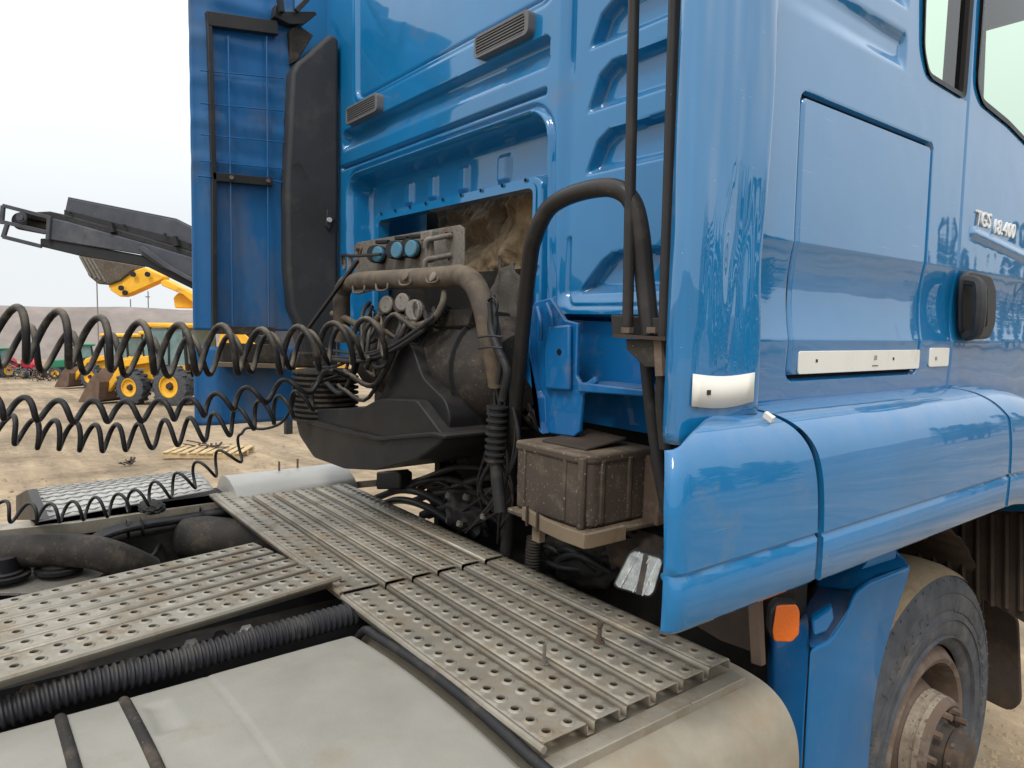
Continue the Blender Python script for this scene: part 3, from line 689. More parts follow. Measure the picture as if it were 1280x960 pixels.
# wheel arch liner, mud flap, lower rear mudguard
ar = MB(); rows = []
for i in range(61):
    a = math.radians(-12 + 125*i/60); rr = .70 + (.006 if (i//2) % 2 else 0)
    rows.append([(x, WC.y + rr*math.cos(a), WC.z + rr*math.sin(a)*1.0) for x in (.62, .75, .9, 1.02)])
ar.grid(rows); ar.obj('wheel_arch_liner', m_rustdark, T, smooth=20, solid=.006)
iw = MB(); iw.box((.56, 1.75, .45), (.60, 3.3, 1.52)); iw.obj('inner_wheel_house', m_dark, T)
rib = MB()
for k in range(12):
    y = 2.55+.07*k; rib.box((.60, y, .8), (.615, y+.03, 1.5))
rib.obj('inner_wheel_house_rib', m_rustdark, T)
fl = MB()
fl.prism(rpoly([UY(1205,735,3.12), UY(1272,772,3.12), UY(1276,880,3.12), UY(1262,890,3.12), UY(1205,862,3.12)], .03, 3), (0,.02,0)); fl.obj('mud_flap', m_rustdark, T, bevel=.004)
fl = MB(); fl.prism([UY(1120,640,3.0), UY(1300,640,3.0), UY(1300,790,3.0), UY(1225,745,3.0), UY(1120,700,3.0)], (0,.03,0)); fl.obj('arch_front_wall', m_rustdark, T)
fl = MB()
for k in range(9):
    x = 1150+18*k; fl.tube([UY(x,642,2.99), UY(x,742+3*k,2.99)], .010, 6)
fl.obj('arch_front_rib', m_rustdark, T)
# mudguard behind the wheel: a broad face towards the rear with a flange along the tyre
mgp = [(1012,812,1.66), (1036,800,1.70), (1055,772,1.74), (1066,742,1.77), (1086,728,1.80), (1138,708,1.86), (1133,728,1.86), (1120,765,1.86), (1108,805,1.86), (1097,850,1.86), (1089,905,1.86), (1084,965,1.86), (1080,1040,1.86), (1000,1040,1.66), (1004,960,1.66), (1008,880,1.66)]
mg = MB(); mg.prism([at(*p) for p in mgp], (-.02,.05,0)); mg.obj('mudguard', m_guard, T, bevel=.012, seg=3)
mg = MB(); mg.prism([at(x,y,t) for x,y,t in ((968,800,1.74),(1012,770,1.76),(1012,812,1.665),(1008,880,1.665),(1004,960,1.665),(1000,1040,1.665),(962,1040,1.75))], (-.05,.05,0)); mg.obj('mudguard_side', m_blue_dull, T, bevel=.008)
mg = MB(); mg.prism([at(x,y,t) for x,y,t in ((1012,812,1.67),(1000,770,1.80),(1020,735,1.95),(1066,722,1.95),(1068,745,1.78),(1056,774,1.745),(1036,802,1.705))], (-.02,.06,-.01)); mg.obj('mudguard_top', m_blue_dull, T, bevel=.01, seg=3)
mg = MB(); mg.prism([at(x,y,t) for x,y,t in ((1018,735,1.96),(1035,690,1.98),(1130,650,2.02),(1120,690,1.95),(1138,708,1.868),(1088,728,1.81),(1068,740,1.85))], (-.03,.05,0)); mg.obj('mudguard_shoulder', m_guard, T, bevel=.012, seg=3)
mg = MB(); mg.prism([at(x,y,t) for x,y,t in ((1074,712,1.80),(1080,698,1.82),(1118,683,1.87),(1117,698,1.85))], (.012,-.012,.006)); mg.obj('mudguard_pad', m_guard, T, bevel=.006, seg=3)
mg = MB(); mg.prism([at(x,y,t) for x,y,t in ((1014,775,1.70),(1040,758,1.73),(1043,775,1.72),(1034,790,1.69),(1017,797,1.66))], (-.02,.03,.0)); mg.obj('mudguard_lug', m_guard, T, bevel=.006, seg=2)

# orange side marker
ml = MB(); ml.prism(rpoly([at(963,765,1.50), at(972,754,1.50), at(996,757,1.50), at(1000,764,1.50), at(999,795,1.50), at(990,804,1.50), at(968,803,1.50), at(961,793,1.50)], .006, 3), (-.03,.035,0)); lampb = ml.obj('side_marker', m_black, T, bevel=.006)
ml = MB(); ml.prism(rpoly([at(971,757,1.492), at(996,756,1.492), at(1000,765,1.492), at(999,793,1.492), at(990,803,1.492), at(968,802,1.492), at(966,790,1.492)], .006, 3), (-.004,.004,0)); ml.obj('marker_lens', m_orange, lampb, bevel=.004, seg=3)
# rusty bracket zone between tank and mudguard
rb = MB(); rb.prism([at(850,770,1.75), at(950,742,1.75), at(955,820,1.75), at(900,800,1.75)], (-.05,.06,0)); rb.obj('rusty_bracket', m_rustdark, T)
rb = MB(); rb.beam(at(944,745,1.68), at(948,830,1.68), .02, .03); rb.obj('rusty_post', m_rust, T, bevel=.003)

# ---------------------------------------------------------------- rails, bracket and tubes behind the cab on the right
def tube_part(name, pts, r, m, par=T, n=12, cm=8, rf=None):
    mb = MB(); mb.tube(catmull(pts, cm) if cm else pts, r, n, True, rf); return mb.obj(name, m, par, smooth=60)
tube_part('grab_rail', [UY(793.5,-60,1.15), UY(784.5,408,1.15)], .0125, m_bar, cm=2)
tube_part('grab_rail', [UY(845,-60,1.15), UY(837,200,1.15), UY(829,440,1.15), UY(826,500,1.16), UY(831,560,1.18)], .0125, m_bar, cm=4)
tube_part('hoop_rail', [UY(631,740,1.40), UY(633,690,1.39), UY(637,600,1.34), UY(650,450,1.25), UY(662,330,1.18), UY(669,295,1.16), UY(684,263,1.15), UY(708,246,1.15), UY(742,236,1.15), UY(770,236,1.15), UY(790,252,1.16), UY(800,290,1.17), UY(806,350,1.18), UY(811,400,1.18), UY(813,419,1.18)], .0215, m_bar, n=14, cm=6)
tube_part('rail_brace', [UY(806,440,1.2), UY(812,500,1.2), UY(820,560,1.22), UY(834,640,1.25)], .014, m_rubber, cm=5)
br = MB(); br.prism([UY(763,393,1.17), UY(830,398,1.17), UY(830,420,1.17), UY(765,419,1.17)], (0,.02,0)); bk_ = br.obj('rail_bracket', m_bar, T, bevel=.003)
br = MB(); br.prism([UY(766,417,1.12), UY(832,421,1.12), UY(832,421,1.22), UY(766,417,1.22)], (0,0,-.008)); br.obj('bracket_shelf', m_rustdark, bk_)
br = MB(); br.prism([UY(782,424,1.135), UY(824,424,1.135), UY(824,459,1.135), UY(806,459,1.135), UY(783,437,1.135)], (0,.03,0)); br.obj('bracket_gusset', m_grey, bk_, bevel=.002)
for px in (784, 816):
    br = MB(); br.lathe(UY(px,416,1.15), (0,0,1), [(0,.001),(0,.014),(.012,.014),(.012,.001)], 6); br.obj('bracket_bolt', m_rust, bk_)
br = MB(); br.beam(UY(824,425,1.14), UY(826,470,1.14), .012, .02); br.obj('bracket_rust_patch', m_rust, bk_)

# blue cab corner bracket + sill
cbk = MB()
cbk.prism([UY(x,y,1.31) for x,y in ((667,378),(688,372),(706,400),(722,404),(720,470),(727,482),(743,470),(745,478),(728,494),(724,540),(717,546),(688,542),(683,538),(681,497),(668,475),(664,440))], (0,.014,0)); cbr = cbk.obj('cab_bracket', m_blue_dull, T, bevel=.004, seg=3)
cbk = MB(); cbk.prism([UY(x,y,1.305) for x,y in ((690,408),(716,406),(716,488),(685,486),(684,440))], (0,-.014,0)); cbk.obj('bracket_pad', m_blue_dull, cbr, bevel=.006, seg=2)
cbk = MB(); cbk.prism([UY(x,y,1.312) for x,y in ((664,440),(668,475),(681,497),(683,538),(688,542),(680,520),(676,490),(672,440),(671,390),(667,378))], (0,-.03,0)); cbk.obj('bracket_flange', m_blue_dull, cbr, bevel=.003)
cbk = MB(); cbk.lathe(UY(699,440,1.2905), (0,-1,0), [(0,.0001),(0,.009),(.001,.009)], 14); cbk.obj('bracket_hole', m_void, cbr)
for a, b in (((672,384),(676,425)), ((684,380),(691,410))):
    tube_part('bracket_rod', [UY(a[0],a[1],1.30), UY((a[0]+b[0])/2+2,(a[1]+b[1])/2,1.285), UY(b[0],b[1],1.295)], .006, m_blue_dull, cbr, 8, 4)
cbk = MB(); cbk.prism([UY(x,y,1.42) for x,y in ((716,400),(812,405),(812,486),(716,480))], (0,.01,0)); cbk.obj('recessed_panel', m_blue_dull, T)
sl = MB(); sl.prism([UY(722,478,1.30), UY(812,488,1.30), UY(812,496,1.30), UY(722,490,1.30)], (0,.25,0)); sl.obj('sill', m_blue_dull, T, bevel=.004)
sl = MB(); sl.box((.40, 1.50, 1.50), (1.08, 1.52, 1.62)); sl.obj('sill_skirt', m_blue_dull, T)

# ---------------------------------------------------------------- cab spring box with its tan carrier
sbx = MB(); X0, X1, Y0, Y1, Z0, Z1 = .462, .738, 1.20, 1.46, 1.285, 1.472
sbx.prism(rpoly([(X0,Y0,Z0),(X1-.035,Y0,Z0),(X1,Y0+.03,Z0),(X1,Y1,Z0),(X0,Y1,Z0)], .012, 3), (0,0,Z1-Z0)); spb = sbx.obj('spring_housing', m_brownbox, T, bevel=.010, seg=3)
for x in (.50, .665):
    q = MB(); q.box((x-.006, Y0-.005, Z0+.01), (x+.006, Y0+.004, Z1-.012)); q.obj('housing_rib', m_brownbox, spb, bevel=.003)
for y in (1.26, 1.36):
    q = MB(); q.box((X1-.004, y-.007, Z0+.01), (X1+.006, y+.007, Z1-.012)); q.obj('housing_rib', m_brownbox, spb, bevel=.003)
q = MB(); q.tube([(X1-.02, Y0+.010, Z0), (X1-.02, Y0+.010, Z1-.005)], .012, 8)
q.obj('housing_rib', m_brownbox, spb, bevel=.003)
q = MB(); q.prism(rpoly([(X0-.012,Y0-.022,Z0),(X1-.03,Y0-.026,Z0),(X1+.03,Y0+.02,Z0),(X1+.04,Y1+.02,Z0),(X1-.03,Y1+.02,Z0),(X0,Y1,Z0)], .01, 3), (0,0,-.014)); q.obj('housing_flange', m_brownbox, spb, bevel=.004)
q = MB(); q.prism([(X1-.02,1.42,Z0-.01),(X1+.05,1.42,Z0-.01),(X1+.05,1.42,Z0+.055),(X1+.01,1.42,Z0+.17),(X1-.02,1.42,Z0+.19)], (0,.03,0)); q.obj('housing_ear', m_rust, spb, bevel=.003)
q = MB(); q.prism(rpoly([(X0-.005,Y0-.005,Z1-.022),(X1-.03,Y0-.005,Z1-.022),(X1+.005,Y0+.03,Z1-.022),(X1+.005,Y1,Z1-.022),(X0-.005,Y1,Z1-.022)], .015, 3), (0,0,.026)); q.obj('housing_lid', m_brownbox, spb, bevel=.008, seg=3)
q = MB(); q.prism([(X0+.06,1.24,Z1+.003),(X1-.05,1.25,Z1+.003),(X1-.05,1.40,Z1+.02),(X0+.06,1.42,Z1+.02)], (0,0,.008)); q.obj('housing_top', m_rustdark, spb, bevel=.003)
tb = MB(); cpl = [(.535,1.165),(.60,1.150),(.66,1.138),(.735,1.130),(.812,1.132),(.818,1.15),(.818,1.27)]; inn = [(x-.008 if i_ > 3 else x, y+.012) for i_, (x, y) in enumerate(cpl)]
cpl3 = [(x, y, 1.272) for x, y in cpl] + [(x, y, 1.272) for x, y in [(.806,1.27),(.806,1.144),(.735,1.142),(.662,1.150),(.602,1.162),(.537,1.177)]]
tb.prism(cpl3, (0,0,.036)); tcr = tb.obj('carrier_bracket', m_tan, T, bevel=.002)
tb = MB(); 
for px,py in ((702,652),(732,654)): tb.lathe(UY(px,py,1.1285), (0,-1,0), [(0,.0001),(0,.004),(.001,.004)], 10)
tb.obj('carrier_hole', m_void, tcr)
for x_, y_ in ((.575,1.154),(.632,1.142)):
    tb = MB(); tb.beam((x_,y_-.003,1.268),(x_,y_-.003,1.322), .006, .006); tb.obj('carrier_clip', m_rustdark, tcr)
tb = MB(); tb.box((.575,1.17,1.225),(.605,1.19,1.275)); tb.obj('carrier_tab', m_tan, tcr)

# ---------------------------------------------------------------- air intake: snorkel, bellows, box, filter drum, duct
sn = MB()
sn.prism([UX(x,y,-1.10) for x,y in ((371,78),(386,66),(392,60),(414,41),(424,48),(424,150),(424,250),(423,300),(423,400),(421,446),(382,446),(372,402),(364,385),(359,330),(358,230),(362,150),(365,90))], (-.12,0,0)); snk = sn.obj('air_snorkel', m_snork, T, bevel=.018, seg=3)
sn = MB(); sn.prism([UX(408,262,-1.098), UX(418,272,-1.098), UX(410,288,-1.098), UX(406,282,-1.098)], (.012,0,0)); sn.obj('snorkel_tab', m_snork, snk, bevel=.003)
sn = MB(); sn.lathe(UX(411,275,-1.09), (1,0,0), [(0,.001),(0,.012),(.012,.011),(.012,.001)], 8, True); sn.obj('snorkel_bolt', m_lightgrey, snk)
tube_part('snorkel_scratch', [UX(365,205,-1.094), UX(372,203,-1.094), UX(379,210,-1.094), UX(382,222,-1.094)], .0015, m_snork, snk, 5, 4)
sn = MB(); sn.prism([UX(372,440,-1.09), UX(420,440,-1.09), UX(424,460,-1.09), UX(368,460,-1.09)], (-.14,0,0)); sn.obj('snorkel_foot', m_grey, T, bevel=.01)
bl = MB(); P0 = UY(410,452,1.2); P0 = Vector((-.86, 1.2, 1.585)); nb_ = 10
pr = []
for k in range(nb_):
    z = -.022*k
    pr += [(z, .118), (z-.005, .138), (z-.012, .138), (z-.017, .118)]
bl.lathe(P0, (0,0,1), [(.0, .001)] + pr + [(pr[-1][0], .001)], 36); bl.obj('bellows', m_grey, T, smooth=50)
def outline(name, pts, Y, vec, m, bevel=.02, seg=3, par=T, r=.0):
    mb = MB(); p = [UY(x, y, Y) for x, y in pts]
    if r: p = rpoly(p, r, 4)
    mb.prism(p, vec); return mb.obj(name, m, par, bevel=bevel, seg=seg)
bx = outline('air_box', ((368,518),(380,512),(452,510),(470,500),(478,498),(520,500),(556,548),(548,556),(520,575),(470,588),(430,586),(392,572),(374,545)), 1.12, (0,.32,0), m_black, .03, 4, T, .02)
outline('air_box_seam', ((368,525),(370,521),(470,546),(540,540),(556,544),(556,549),(540,546),(470,552)), 1.105, (0,.34,0), m_black, .004, 2, bx)
outline('air_duct', ((466,506),(478,490),(497,440),(505,427),(514,431),(528,472),(556,500),(562,520),(560,548),(500,550)), 1.16, (0,.25,0), m_black, .03, 4, T, .02)
fd = MB(); A = UY(520,462,1.42); B = UY(640,452,1.42); ax = Vector((1,0,-.02)); Lc = 1.0
fd.lathe(Vector((-.62, 1.37, 1.665)), ax, [(0,.001),(0,.14),(.02,.165),(.22,.172),(.23,.180),(.245,.172),(.255,.180),(.27,.172),(.52,.172),(.53,.182),(.545,.173),(.555,.182),(.57,.173),(.80,.172),(.84,.155),(.88,.12),(.88,.001)], 40)
fdo = fd.obj('air_filter_drum', m_grey, T, smooth=40)
for d_ in (.50, .525, .55, .74):
    fb = MB(); fb.lathe(Vector((-.62, 1.37, 1.665)) + ax*d_, ax, [(0,.172),(.003,.186),(.012,.186),(.015,.172)], 40); fb.obj('drum_band', m_rubber, fdo)
outline('duct_elbow', ((545,500),(600,500),(640,520),(640,600),(600,600),(560,560)), 1.5, (0,.2,0), m_dark, .03, 3)

# ---------------------------------------------------------------- trailer connection: socket plate, tube, couplings
skp = outline('socket_plate', ((446,303),(574,281),(580,285),(580,332),(576,338),(446,368),(443,362),(443,308)), 1.28, (0,.006,0), m_dirtsteel, .002, 2)
def disc(name, px, py, Y, r, th, m, par, ax=(.25,-1,.05), n=18):
    mb = MB(); mb.lathe(UY(px,py,Y), ax, [(-.01,.001),(-.01,r*.8),(0,r),(th*.75,r),(th,r*.86),(th,.001)], n); return mb.obj(name, m, par, smooth=35)
for px, py in ((474,318),(498,313),(516,311)):
    disc('socket_body', px+3, py+1, 1.275, .034, .05, m_black, skp)
    disc('socket_cap', px, py, 1.222, .029, .014, m_sock, skp)
    mb = MB(); mb.beam(UY(px-3,py-15,1.24), UY(px+12,py-16,1.26), .02, .014); mb.obj('socket_hinge', m_black, skp, bevel=.003)
for px, py in ((546,300),(545,325)):
    tube_part('plate_hook', [UY(px+18,py-6,1.275), UY(px+2,py-3,1.23), UY(px-12,py,1.2), UY(px-14,py+10,1.2)], .009, m_dirtsteel, skp, 8, 4)
mb = MB(); mb.beam(UY(536,290,1.22), UY(538,328,1.22), .02, .03); mb.beam(UY(530,296,1.22), UY(544,294,1.22), .03, .03); mb.obj('plate_clamp', m_dirtsteel, skp, bevel=.004)
for px, py in ((450,311),(561,291)):
    mb = MB(); mb.lathe(UY(px,py,1.279), (0,-1,0), [(0,.001),(0,.022),(.006,.022),(.006,.012),(.022,.012),(.022,.001)], 6); mb.obj('plate_bolt', m_rust, skp)
mb = MB()
for px,py in ((462,364),(467,363),(473,362),(561,327)): mb.lathe(UY(px,py-3,1.2785), (0,-1,0), [(0,.0001),(0,.004),(.001,.004)], 8)
mb.obj('plate_hole', m_void, skp)
tube_part('plate_arm', [UY(476,318,1.2), UY(440,320,1.18), UY(428,319,1.18), UY(428,330,1.18)], .006, m_bar, T, 8, 2)
mb = MB(); mb.beam(UY(447,326,1.19), UY(384,412,1.10), .016, .012); mb.obj('stay_bar', m_bar, T, bevel=.002)
for qx in (430, 438):
    mb = MB(); mb.beam(UY(qx,318,1.19), UY(qx+1,337,1.19), .013, .02); mb.obj('stay_clamp', m_dirtsteel, T, bevel=.002)
cp_ = tube_part('carrier_tube', [UY(428,425,1.22), UY(427,385,1.2), UY(429,362,1.2), UY(443,352,1.2), UY(500,349,1.2), UY(555,346,1.2), UY(578,345,1.2), UY(594,357,1.2), UY(605,385,1.2), UY(612,420,1.21), UY(617,450,1.22), UY(621,482,1.24)], .034, m_pipe, T, 18, 8, lambda i: .034 if i < 72 else max(.026, .034-.0006*(i-72)))
for px, py in ((449,362),(478,359),(507,352),(541,349)):
    tube_part('tube_lug', [UY(px-8,py-4,1.172), UY(px-6,py+4,1.163), UY(px+5,py+3,1.163), UY(px+7,py-5,1.172)], .0045, m_pipe, cp_, 6, 3)
for px, py in ((542,350),(508,349)): disc('tube_patch', px, py-4, 1.168, .018, .006, m_rust if px == 542 else m_pipe, cp_, (0,-1,.5))
outline('coupling_shelf', ((440,403),(470,400),(592,384),(584,407),(445,412)), 1.24, (0,.05,-.03), m_grey, .003, 2)
for i, (px, py) in enumerate(((485,381),(505,378),(520,388))):
    cb_ = disc('coupling_body', px+4, py+4, 1.22, .03, .045, m_grey, T, (.35,-1,.05)); disc('coupling_cap', px, py, 1.178, .031 if i < 2 else .036, .014, m_dirtsteel, cb_, (.35,-1,.05))
    if i == 2:
        mb = MB(); mb.tube([UY(px,py,1.16)+Vector((math.cos(a)*.022, 0, math.sin(a)*.03)) for a in np.linspace(0, 2*math.pi, 17)], .005, 6); mb.obj('coupling_ring', m_dirtsteel, cb_)
tube_part('ribbed_cable', [UY(556,365,1.2), UY(553,380,1.18), UY(543,397,1.17), UY(525,406,1.17), UY(508,400,1.18), UY(497,392,1.2)], .011, m_pipe, T, 10, 8)
def corr(name, pts, r, m, pitch, amp, par=T, n=14):
    path = catmull(pts, 24); out = [path[0]]; d = 0; Ls = [0]
    for a, b in zip(path, path[1:]): d += (b-a).length; Ls.append(d)
    steps = int(d/pitch*4); q = []
    for i in range(steps+1):
        s = d*i/steps; k = min(np.searchsorted(Ls, s, 'right')-1, len(path)-2); t = (s-Ls[k])/(Ls[k+1]-Ls[k]+1e-9); q.append(path[k].lerp(path[k+1], min(1,t)))
    mb = MB(); mb.tube(q, r, n, True, lambda i: r + (amp if i % 4 in (0, 1) else -amp)); return mb.obj(name, m, par, smooth=50)
corr('ribbed_hose', [UY(488,370,1.22), UY(480,385,1.2), UY(470,400,1.19), UY(448,405,1.19), UY(432,398,1.2), UY(415,392,1.2)], .012, m_pipe, .012, .0015)
corr('ribbed_hose', [UY(560,380,1.24), UY(540,400,1.2), UY(520,415,1.2), UY(505,430,1.2)], .018, m_rubber, .014, .003)
tube_part('wire_bundle', [UY(616,370,1.21), UY(620,400,1.2), UY(618,430,1.2), UY(626,450,1.2), UY(622,480,1.2)], .008, m_rubber, T, 8, 6)
tube_part('wire_bundle', [UY(612,380,1.2), UY(614,410,1.195), UY(622,435,1.19), UY(634,465,1.19), UY(628,500,1.2)], .012, m_rubber, T, 8, 6)
tube_part('wire_bundle', [UY(608,378,1.2), UY(616,372,1.19), UY(622,380,1.19), UY(619,395,1.19)], .004, m_rubber, T, 6, 6)
for y_ in (422, 436): tube_part('cable_tie', [UY(598,y_,1.165), UY(612,y_-2,1.15), UY(628,y_-1,1.17)], .003, m_rubber, T, 5, 4)

rw = random.Random(11)
for i in range(11):
    x0, y0 = rw.uniform(455, 560), rw.uniform(378, 398); x2, y2 = rw.uniform(392, 470), rw.uniform(428, 482)
    tube_part('hanging_cable', [UY(x0,y0,1.21), UY(x0-rw.uniform(0,10),y0+rw.uniform(15,32),1.15), UY((x0+x2)/2,max(y0,y2)+rw.uniform(-4,16),1.12), UY(x2+8,y2+6,1.10), UY(x2,y2,1.12)], rw.uniform(.004,.0095), rw.choice([m_hose, m_rubber, m_pipe, m_hose2]), T, 8, 6)
for i in range(8):
    x0 = rw.uniform(610, 640); y0 = rw.uniform(480, 520)
    tube_part('hanging_cable', [UY(x0,y0-30,1.27), UY(x0+rw.uniform(-8,8),y0,1.27), UY(x0+rw.uniform(-12,12),y0+60,1.27), UY(x0+rw.uniform(-25,15),y0+120,1.30), UY(x0+rw.uniform(-60,10),y0+160,1.36)], rw.uniform(.003,.008), rw.choice([m_rubber, m_grey, m_hose2]), T, 7, 6)
# spring bellows + clutter above the gearbox
corr('ribbed_boot', [UY(622,508,1.24), UY(620,545,1.24), UY(618,580,1.24)], .028, m_rubber, .020, .005)
tube_part('boot_foot', [UY(620,580,1.24), UY(622,605,1.24), UY(626,640,1.24)], .019, m_rubber, T, 12, 4)
corr('ribbed_drain_hose', [UY(668,672,1.42), UY(666,695,1.42), UY(664,740,1.42)], .024, m_grey, .010, .002)
def lump(name, px, py, Y, r, m, seed, sc=(1,1,1), par=T):
    bm = bmesh.new(); bmesh.ops.create_icosphere(bm, subdivisions=4, radius=1)
    c = UY(px, py, Y)
    for v in bm.verts:
        k = 1 + .35*noise.turbulence(v.co*2.2+Vector((seed,0,0)), 4, True) - .15
        v.co = Vector((v.co.x*sc[0], v.co.y*sc[1], v.co.z*sc[2]))*r*k + c
    me = bpy.data.meshes.new(name); bm.to_mesh(me); bm.free(); return link_mesh(name, me, m, par, 50, fix=False)
lump('wrapped_valve', 590, 640, 1.42, .11, m_black, 3, (1.1,.7,.8))
lump('rusty_valve', 556, 612, 1.5, .075, m_rustdark, 5)
lump('dirty_casting', 800, 690, 1.45, .09, m_rustdark, 8, (1.3,.7,.8)); lump('dirty_casting', 730, 690, 1.55, .12, m_dark, 9, (1.3,.7,.9))
for i in range(16):
    a = (490+random.random()*130, 590+random.random()*50); b = (a[0]+30+random.random()*70, a[1]-15+random.random()*50)
    tube_part('loose_hose', [UY(a[0]-30,a[1]+10,1.45), UY(*a,1.42), UY((a[0]+b[0])/2,(a[1]+b[1])/2-8,1.40), UY(*b,1.45)], .006+.012*random.random(), random.choice([m_rubber, m_black, m_hose2, m_grey]), T, 8, 5)
for i in range(9):
    x = 660+random.random()*150
    tube_part('loose_hose', [UY(x,690+random.random()*20,1.5), UY(x+25,680+random.random()*30,1.45), UY(x+60,700+random.random()*25,1.5)], .007+.008*random.random(), random.choice([m_rubber, m_black, m_grey]), T, 8, 5)
for i in range(8):
    x = 640+random.random()*40; tube_part('loose_hose', [UY(x,500+random.random()*20,1.4), UY(x+15,520+random.random()*20,1.42), UY(x+50,535+random.random()*25,1.5)], .008, random.choice([m_rubber, m_grey]), T, 8, 4)
outline('relay_box', ((470,590),(495,588),(500,592),(500,612),(470,612)), 1.38, (0,.06,0), m_black, .008)
outline('cross_bar', ((436,603),(470,600),(470,608),(440,611)), 1.42, (0,.04,0), m_tan, .003)
mb = MB(); mb.prism([UY(575,598,1.5), UY(612,612,1.5), UY(612,622,1.5), UY(590,616,1.5)], (0,.03,0)); mb.obj('small_bracket', m_tan, T)
for px, py in ((584,622),(562,620),(606,646),(576,655)):
    mb = MB(); mb.lathe(UY(px,py,1.33), (0,-1,.4), [(0,.001),(0,.013),(.012,.012),(.012,.001)], 6); mb.obj('fitting', m_dirtsteel, T)
eng = MB(); eng.box((-.50, 1.62, .5), (.52, 3.2, 1.50)); eng.obj('engine', m_dark, T, bevel=.03)
eng = MB(); eng.box((-.30, 1.0, .45), (.30, 1.7, .98)); eng.obj('gearbox', m_dark, T, bevel=.05)
eng = MB(); eng.box((.30, 1.60, .5), (1.08, 1.66, 1.50)); eng.obj('dark_backing', m_dark, T)
eng = MB(); eng.box((-.62, 1.60, .40), (-.58, 3.3, 1.55)); eng.obj('inner_wheel_house', m_dark, T)  # left wheel house, added as a dark backing so the underbody stays black
eng = MB(); eng.box((-1.24, 1.62, 1.20), (-.5, 1.68, 1.62)); eng.obj('dark_backing', m_dark, T)  # dark sheet added to stand in for the shade behind bellows and drum

# work lamp
wl = MB(); wp = [at(785,692,1.50), at(792,687,1.50), at(826,697,1.46), at(830,702,1.455), at(818,742,1.42), at(812,748,1.42), at(770,736,1.47), at(766,731,1.475)]
wl.prism(rpoly(wp, .006, 3), (-.03,.045,-.01)); wlo = wl.obj('work_lamp', m_black, T, bevel=.004)
wc = sum(wp, Vector())/8; wl = MB(); wl.prism([wc+(p-wc)*.93+Vector((.004,-.004,.002)) for p in rpoly(wp, .008, 3)], (-.003,.004,0)); wl.obj('lamp_lens', m_lens, wlo, bevel=.003)
mb = MB(); mb.beam(wp[1].lerp(wp[3], .42)+Vector((.005,-.005,.002)), wp[7].lerp(wp[5], .70)+Vector((.005,-.005,.002)), .012, .003, (.55,-.75,.35)); mb.obj('lens_streak', m_grey, wlo)
for u in (.2, .55, .8):
    mb = MB(); mb.beam(wp[1].lerp(wp[3], u)+Vector((.004,-.004,.002)), wp[7].lerp(wp[5], u)+Vector((.004,-.004,.002)), .003, .003, (.55,-.75,.35)); mb.obj('lens_rib', m_lens, wlo)

# ---------------------------------------------------------------- deck plates
def hole_cell(V, F, cx, cy, hx, hy, z, r, fr):
    """a rectangular cell hx*hy round (cx, cy) with a raised, punched hole; fr maps (a, b, z) to the place"""
    N = 12; o = len(V); ring = []
    for j in range(N):
        a = 2*math.pi*(j+.5)/N; c, s_ = math.cos(a), math.sin(a); k = min(hx/abs(c) if abs(c) > 1e-6 else 9, hy/abs(s_) if abs(s_) > 1e-6 else 9)
        ring.append((c*k, s_*k))
    cor = [(hx,hy),(-hx,hy),(-hx,-hy),(hx,-hy)]
    V += [fr(cx+x, cy+y, z) for x, y in ring]
    for rr, dz in ((r*1.75, 0), (r*1.30, .0028), (r*1.05, .0030), (r*.98, -.004)):
        V += [fr(cx+rr*math.cos(2*math.pi*(j+.5)/N), cy+rr*math.sin(2*math.pi*(j+.5)/N), z+dz) for j in range(N)]
    V += [fr(cx+x, cy+y, z) for x, y in cor]; co = o+5*N
    for q in range(4):
        for j in range(N): F.append((o+q*N+j, o+q*N+(j+1)%N, o+(q+1)*N+(j+1)%N, o+(q+1)*N+j))
    # corners
    for ci, (x, y) in enumerate(cor):
        best = sorted(range(N), key=lambda j: (ring[j][0]-x)**2+(ring[j][1]-y)**2)[:2]
        F.append((o+best[0], co+ci, o+best[1]))
def deck(name, a0, a1, strips, fr, m, pitch, par=T, skirt=.024, r=.0088, lipr=0):
    """strips: (b0, b1, rows of holes); planks run along a"""
    pe = bpy.data.objects.new(name, None); COL.objects.link(pe); pe.parent = par
    n = max(3, int(round((a1-a0)/pitch))); da = (a1-a0)/n
    for si, (b0, b1, rows) in enumerate(strips):
        V, F = [], []; wb = (b1-b0)/rows
        bend = .0015*math.sin(si*2.1)
        zf = lambda a: bend*math.sin((a-a0)/(a1-a0)*math.pi)
        for q in range(rows):
            for i in range(n):
                off = 0
                hole_cell(V, F, a0+da*(i+.5), b0+wb*(q+.5), da/2, wb/2, 0, r, fr)
        def strip(p0, z0, p1, z1):
            o = len(V); V.extend([fr(a0, p0, z0), fr(a1, p0, z0), fr(a1, p1, z1), fr(a0, p1, z1)]); F.append((o, o+1, o+2, o+3))
        nxt = strips[si+1][0] if si+1 < len(strips) else None
        strip(b0-.004, -.006, b0, 0); strip(b0-.004, -skirt, b0-.004, -.006); strip(b1, 0, b1+.004, -.006); strip(b1+.004, -.006, b1+.004, -skirt)
        if nxt: strip(b1+.004, -skirt, nxt-.0048, -skirt)
        me = bpy.data.meshes.new('plank'); me.from_pydata([tuple(v) for v in V], [], F); me.update()
        b = bmesh.new(); b.from_mesh(me); bmesh.ops.remove_doubles(b, verts=b.verts, dist=.0004); bmesh.ops.recalc_face_normals(b, faces=b.faces)
        up = sum(1 if f.normal.z > 0 else -1 for f in b.faces)
        if up < 0: bmesh.ops.reverse_faces(b, faces=b.faces)
        b.to_mesh(me); b.free()
        link_mesh('plank', me, m, pe, 35, solid=.0028, fix=False)
    return pe
PZ = 1.05
